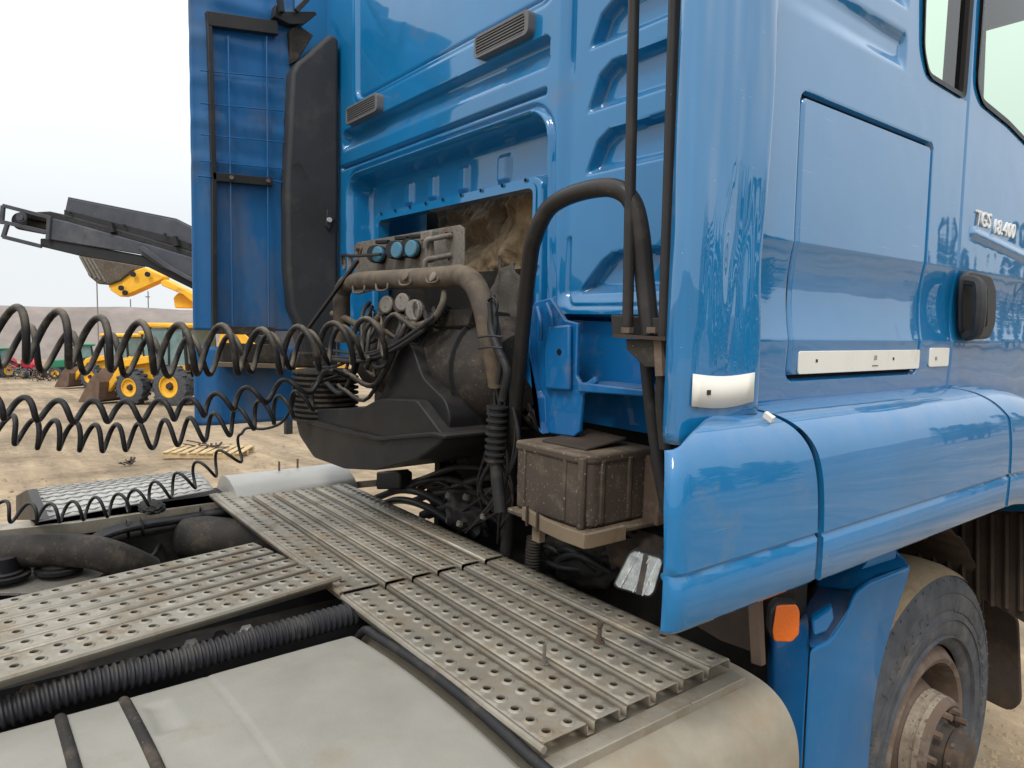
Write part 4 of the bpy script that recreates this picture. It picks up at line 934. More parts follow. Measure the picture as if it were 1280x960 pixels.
def strips_y(y0, sgn=1):
    s = []; b = y0
    for w, rows in ((.108, 2), (.062, 1), (.062, 1), (.062, 1), (.062, 1), (.068, 1)):
        s.append((b, b+w, rows)); b += w + .026
    return s
STR = strips_y(.792)
dk1 = deck('deck_plate', .235, 1.075, STR, lambda a, b, z: Vector((a, b, PZ+z)), m_plate, .0455)
dk2 = deck('deck_plate', -1.10, .215, STR, lambda a, b, z: Vector((a, b+.004, PZ+z+.001)), m_plate, .0425)
def fr3(a, b, z):
    # runs fore and aft, swung a few degrees, lying on the cross plate
    p0 = UZ(420, 722, PZ+.028); p1 = UZ(0, 846, PZ+.028); e = (p0-p1).normalized(); s_ = Vector((-e.y, e.x, 0))
    return p1 + e*a + s_*b + Vector((0,0,z))
p0 = UZ(420, 722, PZ+.028); p1 = UZ(0, 846, PZ+.028); len3 = (p0-p1).length
STR3 = [(b0*.80, b1*.80, rows) for b0, b1, rows in strips_y(.006)]
dk3 = deck('deck_plate', -.35, len3-.01, STR3, fr3, m_plate, .0455)
lp = MB(); lp.tube([fr3(-.35, -.004, -.004), fr3(len3*.6, -.004, -.004), fr3(len3+.012, -.002, -.002)], .0085, 8); lp.obj('rolled_edge', m_plate, dk3)
lp = MB(); lp.tube([(-1.10, .790, PZ-.006), (.215, .790, PZ-.006)], .007, 8); lp.obj('rolled_edge', m_plate, dk2)
lp = MB(); lp.tube([(.235, .786, PZ-.006), (1.085, .786, PZ-.006)], .0075, 8); lp.obj('rolled_edge', m_plate, dk1)
en = MB(); en.prism([(1.075,.790,PZ-.028),(1.112,.785,PZ-.028),(1.112,1.352,PZ-.028),(1.075,1.352,PZ-.028)], (0,0,-.006)); en.box((1.112,.785,PZ-.062),(1.117,1.352,PZ-.0265)); en.obj('end_flange', m_plate, dk1, bevel=.003)
for y in (.88, 1.08, 1.28):
    mb = MB(); mb.box((.2,y-.02,PZ-.06),(.26,y+.02,PZ-.031)); mb.obj('plate_support', m_tan, dk1)
def stud(px, py, z, h, par, m, r=.0045, head=False):
    p = UZ(px, py, z); mb = MB()
    pr = [(0,.001),(0,.012),(.003,.012),(.003,.0075),(.012,.0075),(.012,r),(h,r),(h,.001)]
    if head: pr = [(0,.001),(0,.013),(.004,.013),(.004,.008),(.013,.008),(.013,r),(h-.011,r),(h-.011,.0078),(h,.0078),(h,.001)]
    mb.lathe(p, (0,0,1), pr, 8); return mb.obj('bolt', m, par, smooth=0)
stud(349, 604, PZ, .10, dk2, m_rust, .0050); stud(372, 600, PZ, .10, dk2, m_rust, .0050)
stud(680, 830, PZ, .046, dk1, m_dirtsteel, .0038); stud(749, 803, PZ, .050, dk1, m_rust, .005, True)

# ---------------------------------------------------------------- step box / tanks under the deck
def rbox(name, prof, y0, y1, m, dent=None, ny=40):
    pts = catmull([(x, 0, z) for x, z in prof], 6); rows = []
    for p in pts:
        row = []
        for j in range(ny+1):
            y = y0+(y1-y0)*j/ny; d = dent(p.x, y, p.z) if dent else Vector((0,0,0)); row.append(Vector((p.x, y, p.z))+d)
        rows.append(row)
    mb = MB(); mb.grid(rows)
    n = len(pts); 
    for yy, rev in ((y0, 0), (y1, 1)):
        o = len(mb.v); mb.v += [Vector((p.x, yy, p.z)) for p in pts]; mb.f.append(list(range(o, o+n)))
    return mb.obj(name, m, T, smooth=50)
def dent1(x, y, z):
    s = float(sstep(0, -.05, sdrr(np.array(y), np.array(z), .83, 1.23, .45, .835, .09))); return Vector((-.055*s, 0, -.01*s)) if x > 1.0 else Vector((0,0,0))
rbox('step_box', [(.33,.45),(.33,.90),(.345,.985),(.40,1.006),(.60,1.010),(.80,1.012),(.98,1.012),(1.10,1.006),(1.165,.985),(1.205,.94),(1.222,.88),(1.225,.80),(1.225,.65),(1.22,.45)], .795, 1.405, m_tank2, dent1, 70)
rbox('step_box', [(-.95,.45),(-.95,.90),(-.97,1.03),(-1.02,1.075),(-1.11,1.105),(-1.20,1.10),(-1.27,1.05),(-1.295,.95),(-1.295,.45)], .865, 1.40, m_silver, None, 12)
def tank_z(X, Y):
    Z = .996 + .032*np.sin(np.clip((X-.35)/.85, 0, 1)*math.pi) 
    Z = Z - .06*sstep(.395, .345, X)**2 - .10*sstep(1.12, 1.24, X)**1.5
    a = np.array([.40, .40]);
    # stamped dents and a seam
    d = sdpoly(X, Y, [(.455,.26),(.60,.255),(.60,.295),(.455,.30)]); Z = Z - .007*sstep(.012, -.015, d)
    d = sdpoly(X, Y, [(.80,.22),(.95,.215),(.95,.26),(.80,.265)]); Z = Z - .006*sstep(.012, -.015, d)
    Z = Z + .0012*sstep(.396, .404, Y) - .0012*np.exp(-((Y-.398)/.005)**2)
    Z = Z - .03*sstep(.735, .77, Y)**2 + .0015*np.sin(X*9+1)*np.sin(Y*7)
    return np.stack([X, Y, Z], -1)
tk = field('fuel_tank', np.arange(.335, 1.245, .007), np.arange(-.8, .775, .007), tank_z, None, m_tank, T)
mb = MB(); mb.box((.34, -.8, .40), (1.235, .765, .90)); mb.obj('tank_body', m_tank, tk, bevel=.03)
for yc in (.120, .232):
    st = MB(); rows = []
    for i in range(46):
        x = .338 + .9*i/45; row = []
        for j in range(9):
            a = math.pi*j/8; row.append((x, yc-.011*math.cos(a)*1.0, float(tank_z(np.array(x), np.array(yc))[2]) - .001 + .010*math.sin(a)))
        rows.append(row)
    st.grid(rows); st.obj('tank_strap', m_grey, tk)
tube_part('rubber_seal', [Vector((x, .776 - .010*0, float(tank_z(np.array(x), np.array(.74))[2])+.008)) for x in np.linspace(.325, 1.2, 14)], .011, m_rubber, T, 10, 3)
m_corr = mat('corrugated_black', (.028, .028, .032), .38, dirt=(.08, .075, .065), damt=.25, dscale=14, dust=(.12, .11, .09), dustamt=.4)
corr('corrugated_hose', [UX(-60,915,.29), UX(0,893,.29), UX(110,856,.29), UX(220,828,.29), UX(330,797,.29), UX(445,766,.29)], .029, m_corr, .0155, .0030, T, 20)
# chassis rails
rl = MB(); rl.box((.16, -.9, .72), (.215, 3.0, .985)); rlo = rl.obj('chassis_rail', m_chassis, T, bevel=.006)
rl = MB(); rl.box((-.215-.4, -.9, .68), (-.16-.4, 3.0, .88)); rl.obj('chassis_rail', m_chassis, T, bevel=.006)
for px, py in ((36,866),(163,832),(239,808),(275,797),(308,790),(197,822)):
    p = UX(px, py, .218); mb = MB(); mb.lathe(p, (1,0,0), [(-.003,.001),(-.003,.020),(.004,.020),(.004,.014),(.018,.013),(.018,.001)], 6 if px != 197 else 10); mb.obj('rail_bolt', m_tan if px in (36,163) else (m_chassis if px in (275,197) else m_silver), rlo)
# things lying between the rails, seen beside the long plate
tube_part('air_pipe', [UZ(-60,690,1.0), UZ(0,690,1.0), UZ(70,688,1.0), UZ(115,690,1.0), UZ(150,700,.97), UZ(185,715,.90)], .055, m_grey, T, 18, 6)
for px, py in ((5,722),(75,712)):
    mb = MB(); mb.lathe(UZ(px,py,.93), (0,0,1), [(0,.001),(0,.075),(.012,.075),(.012,.055),(.02,.055),(.024,.045),(.07,.04),(.07,.001)], 24); mb.obj('pipe_flange', m_black, T)
mb = MB(); mb.prism([UZ(-40,745,.90), UZ(-40,715,.90), UZ(60,700,.90), UZ(125,695,.90), UZ(140,712,.90), UZ(100,745,.90)], (0,0,.012)); mb.obj('valve_plate', m_dirtsteel, T, bevel=.002)
gc = MB(); gc.lathe(UZ(222,672,.93), (UZ(345,672,.93)-UZ(222,672,.93)), [(0,.001),(0,.05),(.02,.075),(.10,.085),(.2,.075),(.26,.09),(.5,.09),(.5,.001)], 20); gc.obj('grey_cover', m_grey, T)
for i in range(5):
    tube_part('cable_loom', [UZ(95+4*i,688-3*i,.99), UZ(130,672-2*i,1.0), UZ(160,662-1.5*i,1.005), UZ(215,652-i,1.0), UZ(285,640-i,1.0)], .011, m_rubber, T, 8, 5)
for px, py in ((160,662),(178,660),(252,646)):
    mb = MB(); mb.lathe(UZ(px,py-2,1.0), (.1,1,0), [(-.004,.03),(-.004,.036),(.004,.036),(.004,.03)], 14); mb.obj('cable_tie', m_black, T)
tube_part('loose_hose', [UZ(170,690,.9), UZ(190,695,.92), UZ(200,680,.92), UZ(215,672,.9)], .008, m_rubber, T, 8, 5)
mb = MB(); mb.box((-.9, -.9, .60), (.16, 1.5, .70)); mb.obj('frame_floor', m_dark, T)
mb = MB(); mb.prism([UZ(-60,668,1.03), UZ(-60,657,1.03), UZ(10,654,1.03), UZ(270,618,1.03), UZ(275,627,1.03), UZ(100,652,1.03)], (0,0,-.05)); mb.obj('frame_strip', m_plate, T, bevel=.003)
mb = MB(); mb.prism([(-1.06,-.9,.5),(-.92,-.9,.5),(-.92,1.4,.5),(-1.06,1.4,.5)], (0,0,.46)); mb.obj('left_side_box', m_dark, T)
# tread-pattern aluminium cover on the left with its dark end
ck0, ck1, ck2, ck3 = UX(35,612,-1.27), UX(238,588,-1.27), UX(268,612,-1.02), UX(48,652,-1.02)
mb = MB(); mb.grid([[ck0.lerp(ck1, i/30).lerp(ck3.lerp(ck2, i/30), j/12)+Vector((0,0,.02*math.sin(j/12*math.pi))) for i in range(31)] for j in range(13)]); ck = mb.obj('tread_cover', m_silver, T, solid=.004)
mb = MB()
for i in range(26):
    for j in range(9):
        for s_ in (0, 1):
            u = (i+.5*(j%2)+.25+.0*s_)/26.5; v = (j+.5+s_*.0)/9
            c0 = ck0.lerp(ck1, u).lerp(ck3.lerp(ck2, u), v)+Vector((0,0,.02*math.sin(v*math.pi)+.0025))
            if s_ == i % 2: 
                e = Vector((.006, .011*(1 if s_ else -1), 0)); mb.beam(c0-e, c0+e, .004, .003)
mb.obj('tread_bump', m_silver, ck)
mb = MB(); mb.prism(rpoly([UY(20,620,.16), UY(34,612,.16), UY(48,650,.16), UY(20,650,.16)], .01, 3), (0,.03,0)); mb.obj('cover_end', m_black, T, bevel=.004)
mb = MB(); mb.box((-1.29,.17,.5),(-1.03,.9,1.03)); mb.obj('battery_box', m_dark, T)
lump('oily_rag', 190, 634, .52, .045, m_dark, 21, (1.6,1,.5))

# ---------------------------------------------------------------- left deflector seen from inside
XL = -1.17
def ld_pt(Y, Z):
    X = XL - .03*sstep(.86, .76, Y) - .01*np.sin((Y-.76)*6)
    X = X + .004*np.sin(Z*3)
    for k in range(8):
        zc = 1.95+.165*k; X = X + .006*np.where(Z > 2.38, sstep(.05, .0, np.abs(Z-zc)), 0)
    return np.stack([X, Y, Z], -1)
yl0 = lambda z: UX(250,300,XL).y
ld = field('wind_deflector', np.arange(.757, 1.19, .012), np.concatenate([np.arange(1.33, 1.69, .02), np.arange(1.74, 3.25, .012)]), ld_pt, lambda Y, Z: ~((Z > 1.68) & (Z < 1.735)), m_blue_in, T)
md = ld.modifiers.new('solid', 'SOLIDIFY'); md.thickness = .008; md.offset = 0
def lbar(name, pts, w, h, m, par=ld, X=-1.15):
    mb = MB()
    for a, b in zip(pts, pts[1:]): mb.beam(UX(*a, X), UX(*b, X), w, h, (1,0,0))
    return mb.obj(name, m, par, bevel=.002)
lbar('deflector_rail', [(261,22),(267,225),(268,412)], .018, .03, m_bar)
for x0, x1, ys_ in ((285,291,(45,412)), (333,336,(45,412))): lbar('deflector_rib', [(x0,ys_[0]),(x1,ys_[1])], .006, .012, m_blue_in)
for y in (92, 133, 172, 205): lbar('deflector_rib', [(250,y-4),(355,y+6)], .004, .008, m_blue_in)
lbar('deflector_rib', [(247,220),(268,222)], .005, .012, m_blue_in); lbar('deflector_rib', [(340,226),(358,229)], .005, .012, m_blue_in)
lbar('deflector_bracket', [(265,221),(340,228)], .035, .03, m_bar)
lbar('deflector_bracket', [(258,24),(346,36)], .055, .035, m_bar)
lbar('deflector_bracket', [(265,412),(342,414)], .035, .04, m_grey)
lbar('deflector_bracket', [(276,440),(345,442)], .08, .05, m_grey)
lbar('deflector_bracket', [(268,455),(360,458)], .02, .05, m_tan, X=-1.12)
for px, py in ((289,222),(335,226),(288,416),(338,418)):
    mb = MB(); mb.lathe(UX(px,py,-1.134), (1,0,0), [(0,.001),(0,.009),(.006,.009),(.006,.001)], 8); mb.obj('bracket_bolt', m_rust, ld)
mb = MB(); mb.prism([UX(345,5,-1.12), UX(352,14,-1.12), UX(394,14,-1.12), UX(396,18,-1.12), UX(380,30,-1.12), UX(362,30,-1.12), UX(343,20,-1.12)], (-.08,0,0)); mb.beam(UX(347,-20,-1.1), UX(352,16,-1.1), .02, .03, (1,0,0)); mb.beam(UX(370,14,-1.1), UX(402,-20,-1.1), .02, .02, (1,0,0)); mb.obj('deflector_hinge', m_bar, ld, bevel=.002)
mb = MB(); mb.prism([UX(362,38,-1.14), UX(372,30,-1.14), UX(392,44,-1.14), UX(372,76,-1.14), UX(364,80,-1.14)], (-.05,0,0)); mb.obj('hinge_plate', m_grey, ld, bevel=.004)

mb = MB(); mb.prism([UX(x,y,-1.27) for x,y in ((330,-40),(440,-40),(434,30),(424,80),(400,110),(345,95))], (-.03,0,0)); mb.obj('deflector_wing', m_rear, ld, bevel=.005)

# ================================================================== COILED HOSES
def coil(name, label, peaks, amp, depth, r, m, ext=None, lead=None, squash=1.0, phase=0.0, n=9, lean=.06):
    """helix whose turns crest at the listed picture points; amp: half height in pixels"""
    K = len(peaks); C = []
    for i, (px, py) in enumerate(peaks):
        t = depth(i/(K-1)); a = amp(i/(K-1)) if callable(amp) else amp; C.append((at(px, py+a, t), a*t/FPX))
    path = []
    ctr = catmull([c for c, _ in C], 20); rad = [np.interp(i/20, range(K), [q for _, q in C]) for i in range(len(ctr))]
    for i, p in enumerate(ctr):
        tg = (ctr[min(i+1, len(ctr)-1)] - ctr[max(i-1, 0)]).normalized()
        up = Vector((0,0,1)); up = (up - tg*up.dot(tg)).normalized(); sdv = tg.cross(up)
        ph = 2*math.pi*i/20 + phase; jr = 1 + .10*noise.noise(Vector((i*.045, r*900, 2))); path.append(p + up*rad[i]*jr*math.cos(ph) + sdv*rad[i]*squash*math.sin(ph) + tg*rad[i]*lean*math.cos(ph))
    if lead: path = path + catmull([path[-1]] + lead, 8)[1:]
    mb = MB(); mb.tube(path, r, n); o = mb.obj(name, m, None, smooth=70); tag(o, label, 'hose', 'coiled hoses strung behind the cab'); return o
lin = lambda a, b: (lambda s: a+(b-a)*s)
coil('coiled_hose', 'thickest coiled hose with large dusty turns, crossing in front of the yellow loaders',
     [(-45,372),(14,382),(67,390),(119,397),(171,403),(222,406),(275,408),(326,411),(374,409),(418,404),(459,399),(497,393)], lin(34, 25), lin(1.70, 2.38), .0095, m_hose,
     lead=[UY(522,412,1.17), UY(534,400,1.18), UY(526,388,1.2)], squash=.9)
coil('coiled_hose', 'coiled hose hanging just behind the thickest one, its crests lower',
     [(-20,402),(32,408),(84,414),(135,418),(186,421),(237,421),(288,420),(338,417),(386,414),(430,408),(470,402)], lin(27, 21), lin(1.86, 2.42), .0084, m_hose,
     lead=[UY(500,425,1.17), UY(515,405,1.18), UY(508,382,1.2)], squash=.9)
coil('coiled_hose', 'black coiled hose crossing the sandy ground, upper of the middle pair with wide low waves',
     [(-12,494),(29,497),(72,500),(116,501),(157,501),(200,500),(237,498),(272,492),(310,484),(357,475),(415,462)], lin(14, 11), lin(1.76, 2.28), .0080, m_hose2,
     lead=[UY(440,470,1.14), UY(450,445,1.16), UY(460,430,1.18)], squash=1.0)
coil('coiled_hose', 'black coiled hose crossing the sandy ground, lower of the middle pair with tight turns',
     [(-16,514),(10,519),(39,523),(65,526),(91,528),(117,530),(145,530),(174,529),(207,525),(239,522),(270,516),(300,509),(328,501),(352,495),(374,488),(400,478)], lin(18, 15), lin(1.82, 2.32), .0068, m_hose2,
     lead=[UY(430,465,1.14), UY(440,440,1.16), UY(470,425,1.18)], squash=.9)
coil('coiled_cable', 'thin coiled black cable, lowest of all, sagging over the tread-pattern cover',
     [(-26,618),(2,626),(35,629),(62,629),(91,626),(120,622),(149,617),(171,611),(197,601),(226,590),(252,576),(280,561),(309,540)], lin(12, 14), lin(2.02, 2.55), .0052, m_hose2,
     lead=[at(309,535,2.55), at(330,536,2.55), at(352,528,2.5), at(366,505,2.45), at(368,480,2.4)], squash=.9)

# ================================================================== YARD BEHIND
def place(root, loc, rz):
    root.location = loc; root.rotation_euler = (0, 0, rz)
def big_wheel(par, x, y, r, w, mr, n=22, lugs=16):
    e = bpy.data.objects.new('wheel', None); COL.objects.link(e); e.parent = par; e.location = (x, y, r)
    mb = MB(); mb.lathe((0,0,0), (0,1,0), [(-w/2,r*.52),(-w/2,r*.80),(-w*.42,r*.93),(w*.42,r*.93),(w/2,r*.80),(w/2,r*.52)], n)
    for k in range(lugs):
        for s in (-1, 1):
            a = 2*math.pi*(k+.25*(s+1))/lugs; R = Matrix.Rotation(a, 3, 'Y'); mb.box((-.035, s*w*.28-w*.22, r*.90), (.045, s*w*.28+w*.22, r*1.0), R, (0,0,0))
    mb.obj('tyre', m_tyre, e, smooth=30)
    mb = MB(); mb.lathe((0,0,0), (0,1,0), [(-w*.45,.001),(-w*.30,r*.2),(-w*.30,r*.3),(-w*.42,r*.50),(-w*.5,r*.54),(-w*.5,r*.47),(w*.5,r*.47),(w*.5,r*.54),(w*.42,r*.50),(w*.30,r*.3),(w*.30,r*.2),(w*.45,.001)], n); mb.obj('rim', mr, e)
    mb = MB(); mb.lathe((0,0,0), (0,1,0), [(-w*.52,.001),(-w*.52,r*.14),(-w*.3,r*.2),(w*.3,r*.2),(w*.52,r*.14),(w*.52,.001)], 8); mb.obj('hub', m_rustdark, e)
def loader(label):
    t = thing('backhoe_loader', label, 'backhoe loader', 'yellow loaders parked in a row')
    mb = MB(); mb.prism([(1.15,-.5,.75),(1.15,-.5,1.25),(.9,-.5,1.42),(-.3,-.5,1.60),(-.3,-.5,.75)], (0,1.0,0)); mb.obj('hood', m_yellow, t, bevel=.06)
    mb = MB(); mb.box((-2.2,-.5,.6),(.9,.5,.95)); mb.obj('frame', m_conv2, t, bevel=.04)
    # cab
    for y in (-.72, .72):
        for (x0, x1) in ((-.35,-.2),(-1.0,-1.0),(-1.75,-1.6)):
            mb = MB(); mb.beam((x0,y,1.0),(x1,y,2.70), .08, .08); mb.obj('cab_post', m_conv2, t)
    mb = MB(); mb.box((-1.85,-.85,2.70),(-.05,.85,2.86)); mb.obj('cab_roof', m_yellow, t, bevel=.05)
    for y in (-.72, .72):
        mb = MB(); mb.prism([(-.30,y,1.45),(-.22,y,2.68),(-.97,y,2.68),(-.97,y,1.45)], (0,.02,0)); mb.obj('window_pane', m_cabglass, t)
        mb = MB(); mb.prism([(-1.03,y,1.45),(-1.03,y,2.68),(-1.58,y,2.68),(-1.72,y,1.45)], (0,.02,0)); mb.obj('window_pane', m_cabglass, t)
        mb = MB(); mb.box((-1.75,y-.03,.95),(-.32,y+.03,1.45)); mb.obj('cab_side', m_yellow, t)
    mb = MB(); mb.box((-.30,-.68,1.5),(-.27,.68,2.68)); mb.obj('windscreen', m_cabglass, t)
    mb = MB(); mb.box((-1.72,-.68,1.5),(-1.69,.68,2.68)); mb.obj('rear_window', m_cabglass, t)
    big_wheel(t, .45, -.85, .62, .40, m_yellow); big_wheel(t, .45, .85, .62, .40, m_yellow)
    big_wheel(t, -1.25, -.85, .74, .45, m_yellow); big_wheel(t, -1.25, .85, .74, .45, m_yellow)
    for y in (-.50, .50):
        mb = MB(); mb.beam((-.25,y*1.3,1.62),(.95,y*1.3,1.42), .16, .26); mb.beam((.88,y*1.3,1.48),(1.75,y*1.3,.45), .15, .24); mb.obj('loader_arm', m_yellow, t, bevel=.03)
        mb = MB(); mb.tube([(.2,y*.9,1.25),(1.35,y*1.0,1.15)], .05, 8); mb.obj('ram', m_lightgrey, t)
        mb = MB(); mb.beam((.75,y*1.0,1.60),(1.62,y*1.0,.95), .07, .12); mb.obj('linkage', m_yellow, t)
    w = 1.12; dx = -1.05
    sec = [(2.75,.12),(2.68,.75),(2.88,1.05),(2.95,1.03),(2.82,.72),(2.86,.24),(3.65,.06),(3.65,.0),(2.9,.02)]
    mb = MB(); mb.prism([(x+dx,-w,z) for x,z in sec], (0,2*w,0))
    sd2 = [(2.75,.1),(2.68,.75),(2.88,1.05),(3.1,.85),(3.65,.05)]
    mb.prism([(x+dx,-w-.01,z) for x,z in sd2], (0,.05,0)); mb.prism([(x+dx,w+.01,z) for x,z in sd2], (0,-.05,0)); mb.obj('bucket', m_ybkt, t, bevel=.01)
    # rear digger folded
    mb = MB(); mb.beam((-2.2,0,.8),(-2.9,0,2.9), .25, .35, (1,0,0)); mb.beam((-2.9,0,2.9),(-2.6,0,1.3), .2, .28, (1,0,0)); mb.obj('digger_arm', m_yellow, t, bevel=.03)
    mb = MB(); mb.prism([(-2.9,-.3,1.3),(-2.35,-.3,1.35),(-2.3,-.3,.85),(-2.75,-.3,.75)], (0,.6,0)); mb.obj('digger_bucket', m_ybkt, t, bevel=.03)
    return t
def head(px, py, dx, back, rot):
    p = G(px, py); p.z = gz(p.x); return p
fwd = Vector((-.787, .611, 0)); lft = Vector((-.611, -.79, 0))
HD = (lft*.955 + fwd*.29).normalized(); ang = math.atan2(HD.y, HD.x)
def put_loader(t, px, py):
    g = G(px, py); R = Matrix.Rotation(ang, 3, 'Z'); loc = g - R @ Vector((-1.25 if False else 1.25, .85 if False else 0, 0))
    near = min((R @ Vector((-1.25, s*.85, 0)) for s in (-1, 1)), key=lambda v: v.dot(fwd) - .0*v.dot(lft)); loc = g - near
    loc.z = gz(loc.x) - .02; place(t, loc, ang)
ld1 = loader('yellow backhoe loader nearest the blue deflector, rusty front bucket resting on the sand')
put_loader(ld1, 217, 506)
ld2 = dup(ld1, label='yellow backhoe loader second in the row, rusty bucket farther left and back'); ld2.location = ld1.location + lft*8.6 + fwd*12
ld2.location.z = gz(ld2.location.x); ld2.rotation_euler.z = ang + .04
ld3 = dup(ld1, label='yellow backhoe loader behind the nearest one, only its cab roof and window showing'); ld3.location = ld1.location + lft*5.0 + fwd*9.0
ld3.location.z = gz(ld3.location.x)

# excavator arm with raised bucket
ex = thing('excavator', 'yellow excavator arm raised with its grey bucket curled under the black conveyor', 'excavator')
td = 24.0
def E_(px, py, d=0): return at(px, py, td+d)
nv = Vector((.787, -.611, 0))
mb = MB(); mb.prism([E_(100,319), E_(165,330), E_(166,338), E_(150,351), E_(137,356), E_(122,355), E_(110,345)], -nv*.9); mb.obj('bucket', m_pipe, ex, bevel=.05)
mb = MB()
for k in range(4): mb.beam(E_(100+5*k,320+k), E_(114+6*k,346+2*k), .07, .05, tuple(nv)) 
mb.obj('bucket_tooth', m_dirtsteel, ex)
mb = MB(); mb.prism([E_(135,357,.1), E_(168,338,.1), E_(180,334,.1), E_(204,345,.1), E_(203,349,.1), E_(158,369,.1), E_(150,371,.1), E_(138,363,.1)], -nv*.5); mb.obj('dipper_arm', m_yellow, ex, bevel=.03)
mb = MB(); mb.prism([E_(200,352,.1), E_(206,349,.1), E_(262,378,.1), E_(330,440,.1), E_(320,455,.1), E_(258,392,.1), E_(228,368,.1), E_(202,357,.1)], -nv*.5); mb.obj('boom', m_yellow, ex, bevel=.03)
for px, py in ((152,360),(157,366),(167,343),(185,343)):
    mb = MB(); mb.lathe(E_(px,py,-.02), tuple(nv), [(0,.001),(0,.09),(.06,.09),(.06,.001)], 12); mb.obj('pin', m_conv2, ex)
b0 = E_(345,505); gzz = gz(b0.x)
mb = MB(); mb.prism([E_(300,400,1), E_(420,400,1), E_(420,470,1), E_(300,470,1)], -nv*2.2); mb.obj('house', m_yellow, ex, bevel=.1)
mb = MB(); c = E_(360,470,1.6); mb.box((c.x-1.6,c.y-1.6,gz(c.x)),(c.x+1.6,c.y+1.6,c.z+.2)); mb.obj('undercarriage', m_conv2, ex, bevel=.1)
ex_yel = MB(); ex_yel.prism([E_(216,372,.5), E_(222,366,.5), E_(250,372,.5), E_(250,386,.5), E_(218,385,.5)], -nv*.6); ex_yel.obj('boom_foot', m_yellow, ex, bevel=.05)

# black conveyor
cv = thing('conveyor', 'long black conveyor of a screening machine rising behind the blue deflector', 'conveyor')
tcv = 15.0
def K_(px, py, d=0): return at(px, py, tcv+d)
def slab(name, pts, th, m, d=0, bevel=.02, par=cv):
    mb = MB(); mb.prism([K_(x,y,d) for x,y in pts], -nv*th); return mb.obj(name, m, par, bevel=bevel)
slab('side_frame', ((62,272),(80,276),(180,304),(250,325),(330,380),(420,440),(420,470),(330,418),(250,352),(200,334),(175,318),(60,299)), .12, m_conv)
slab('lower_skirt', ((50,298),(62,298),(176,319),(200,330),(250,356),(330,425),(330,440),(250,366),(185,334),(100,320),(50,308)), .9, m_conv2, .05)
slab('belt', ((20,266),(62,264),(80,268),(180,296),(250,318),(330,372),(330,380),(180,304),(62,274),(20,272)), 1.0, m_rubber, .08)
slab('hopper_board', ((85,248),(220,275),(250,290),(330,340),(330,370),(248,318),(218,308),(80,273)), .06, m_conv, .12, .01)
slab('hopper_board', ((85,246),(220,273),(250,288),(330,338),(330,362),(248,312),(218,302),(80,269)), .06, m_conv, 1.0, .01)
slab('board_lip', ((80,262),(218,297),(250,308),(250,317),(218,306),(80,272)), .05, m_conv2, .10, .005)
slab('brace', ((172,310),(178,307),(215,334),(250,353),(250,358),(205,334)), .10, m_conv, -.14, .01)
mb = MB()
for a, b in (((4,257),(62,272)), ((2,277),(62,291)), ((4,257),(2,280)), ((4,296),(52,308)), ((62,270),(60,300)), ((10,278),(4,297)), ((30,284),(56,290))): mb.beam(K_(*a,-.02), K_(*b,-.02), .08, .07, tuple(nv)); mb.beam(K_(*a,.9), K_(*b,.9), .08, .07, tuple(nv))
mb.obj('end_frame', m_conv, cv, bevel=.01)
mb = MB(); mb.lathe(K_(24,276,.1), tuple(-nv), [(0,.001),(0,.17),(.05,.19),(.8,.19),(.85,.17),(.85,.001)], 20); mb.obj('end_roller', m_rubber, cv)
mb = MB(); mb.lathe(K_(28,272,-.06), tuple(nv), [(0,.11),(.05,.11),(.05,.07),(.08,.07),(.08,.001)], 14); mb.obj('roller_bearing', m_conv, cv)
for px, py in ((138,287),(218,304)):
    mb = MB(); mb.beam(K_(px,py-8,.0), K_(px+3,py+4,.0), .10, .12, tuple(nv)); mb.obj('board_post', m_conv2, cv)
mb = MB()
for px, py in ((88,266),(156,282),(207,293),(238,306),(176,313),(182,316)): mb.lathe(K_(px,py,.05), tuple(nv), [(0,.001),(0,.03),(.05,.03),(.05,.001)], 8)
mb.obj('board_bolt', m_conv2, cv)
c = K_(380,440,.6)
mb = MB(); mb.prism([K_(340,400,-.3), K_(420,400,-.3), K_(420,455,-.3), K_(340,455,-.3)], -nv*1.6); mb.obj('machine_body', m_conv, cv, bevel=.05)
mb = MB()
for px in (360, 410):
    for d in (-.1, 1.1):
        p = K_(px, 450, d); mb.beam(p, (p.x, p.y, gz(p.x)-.02), .14, .14)
o = mb.obj('support_leg', m_conv2, cv)

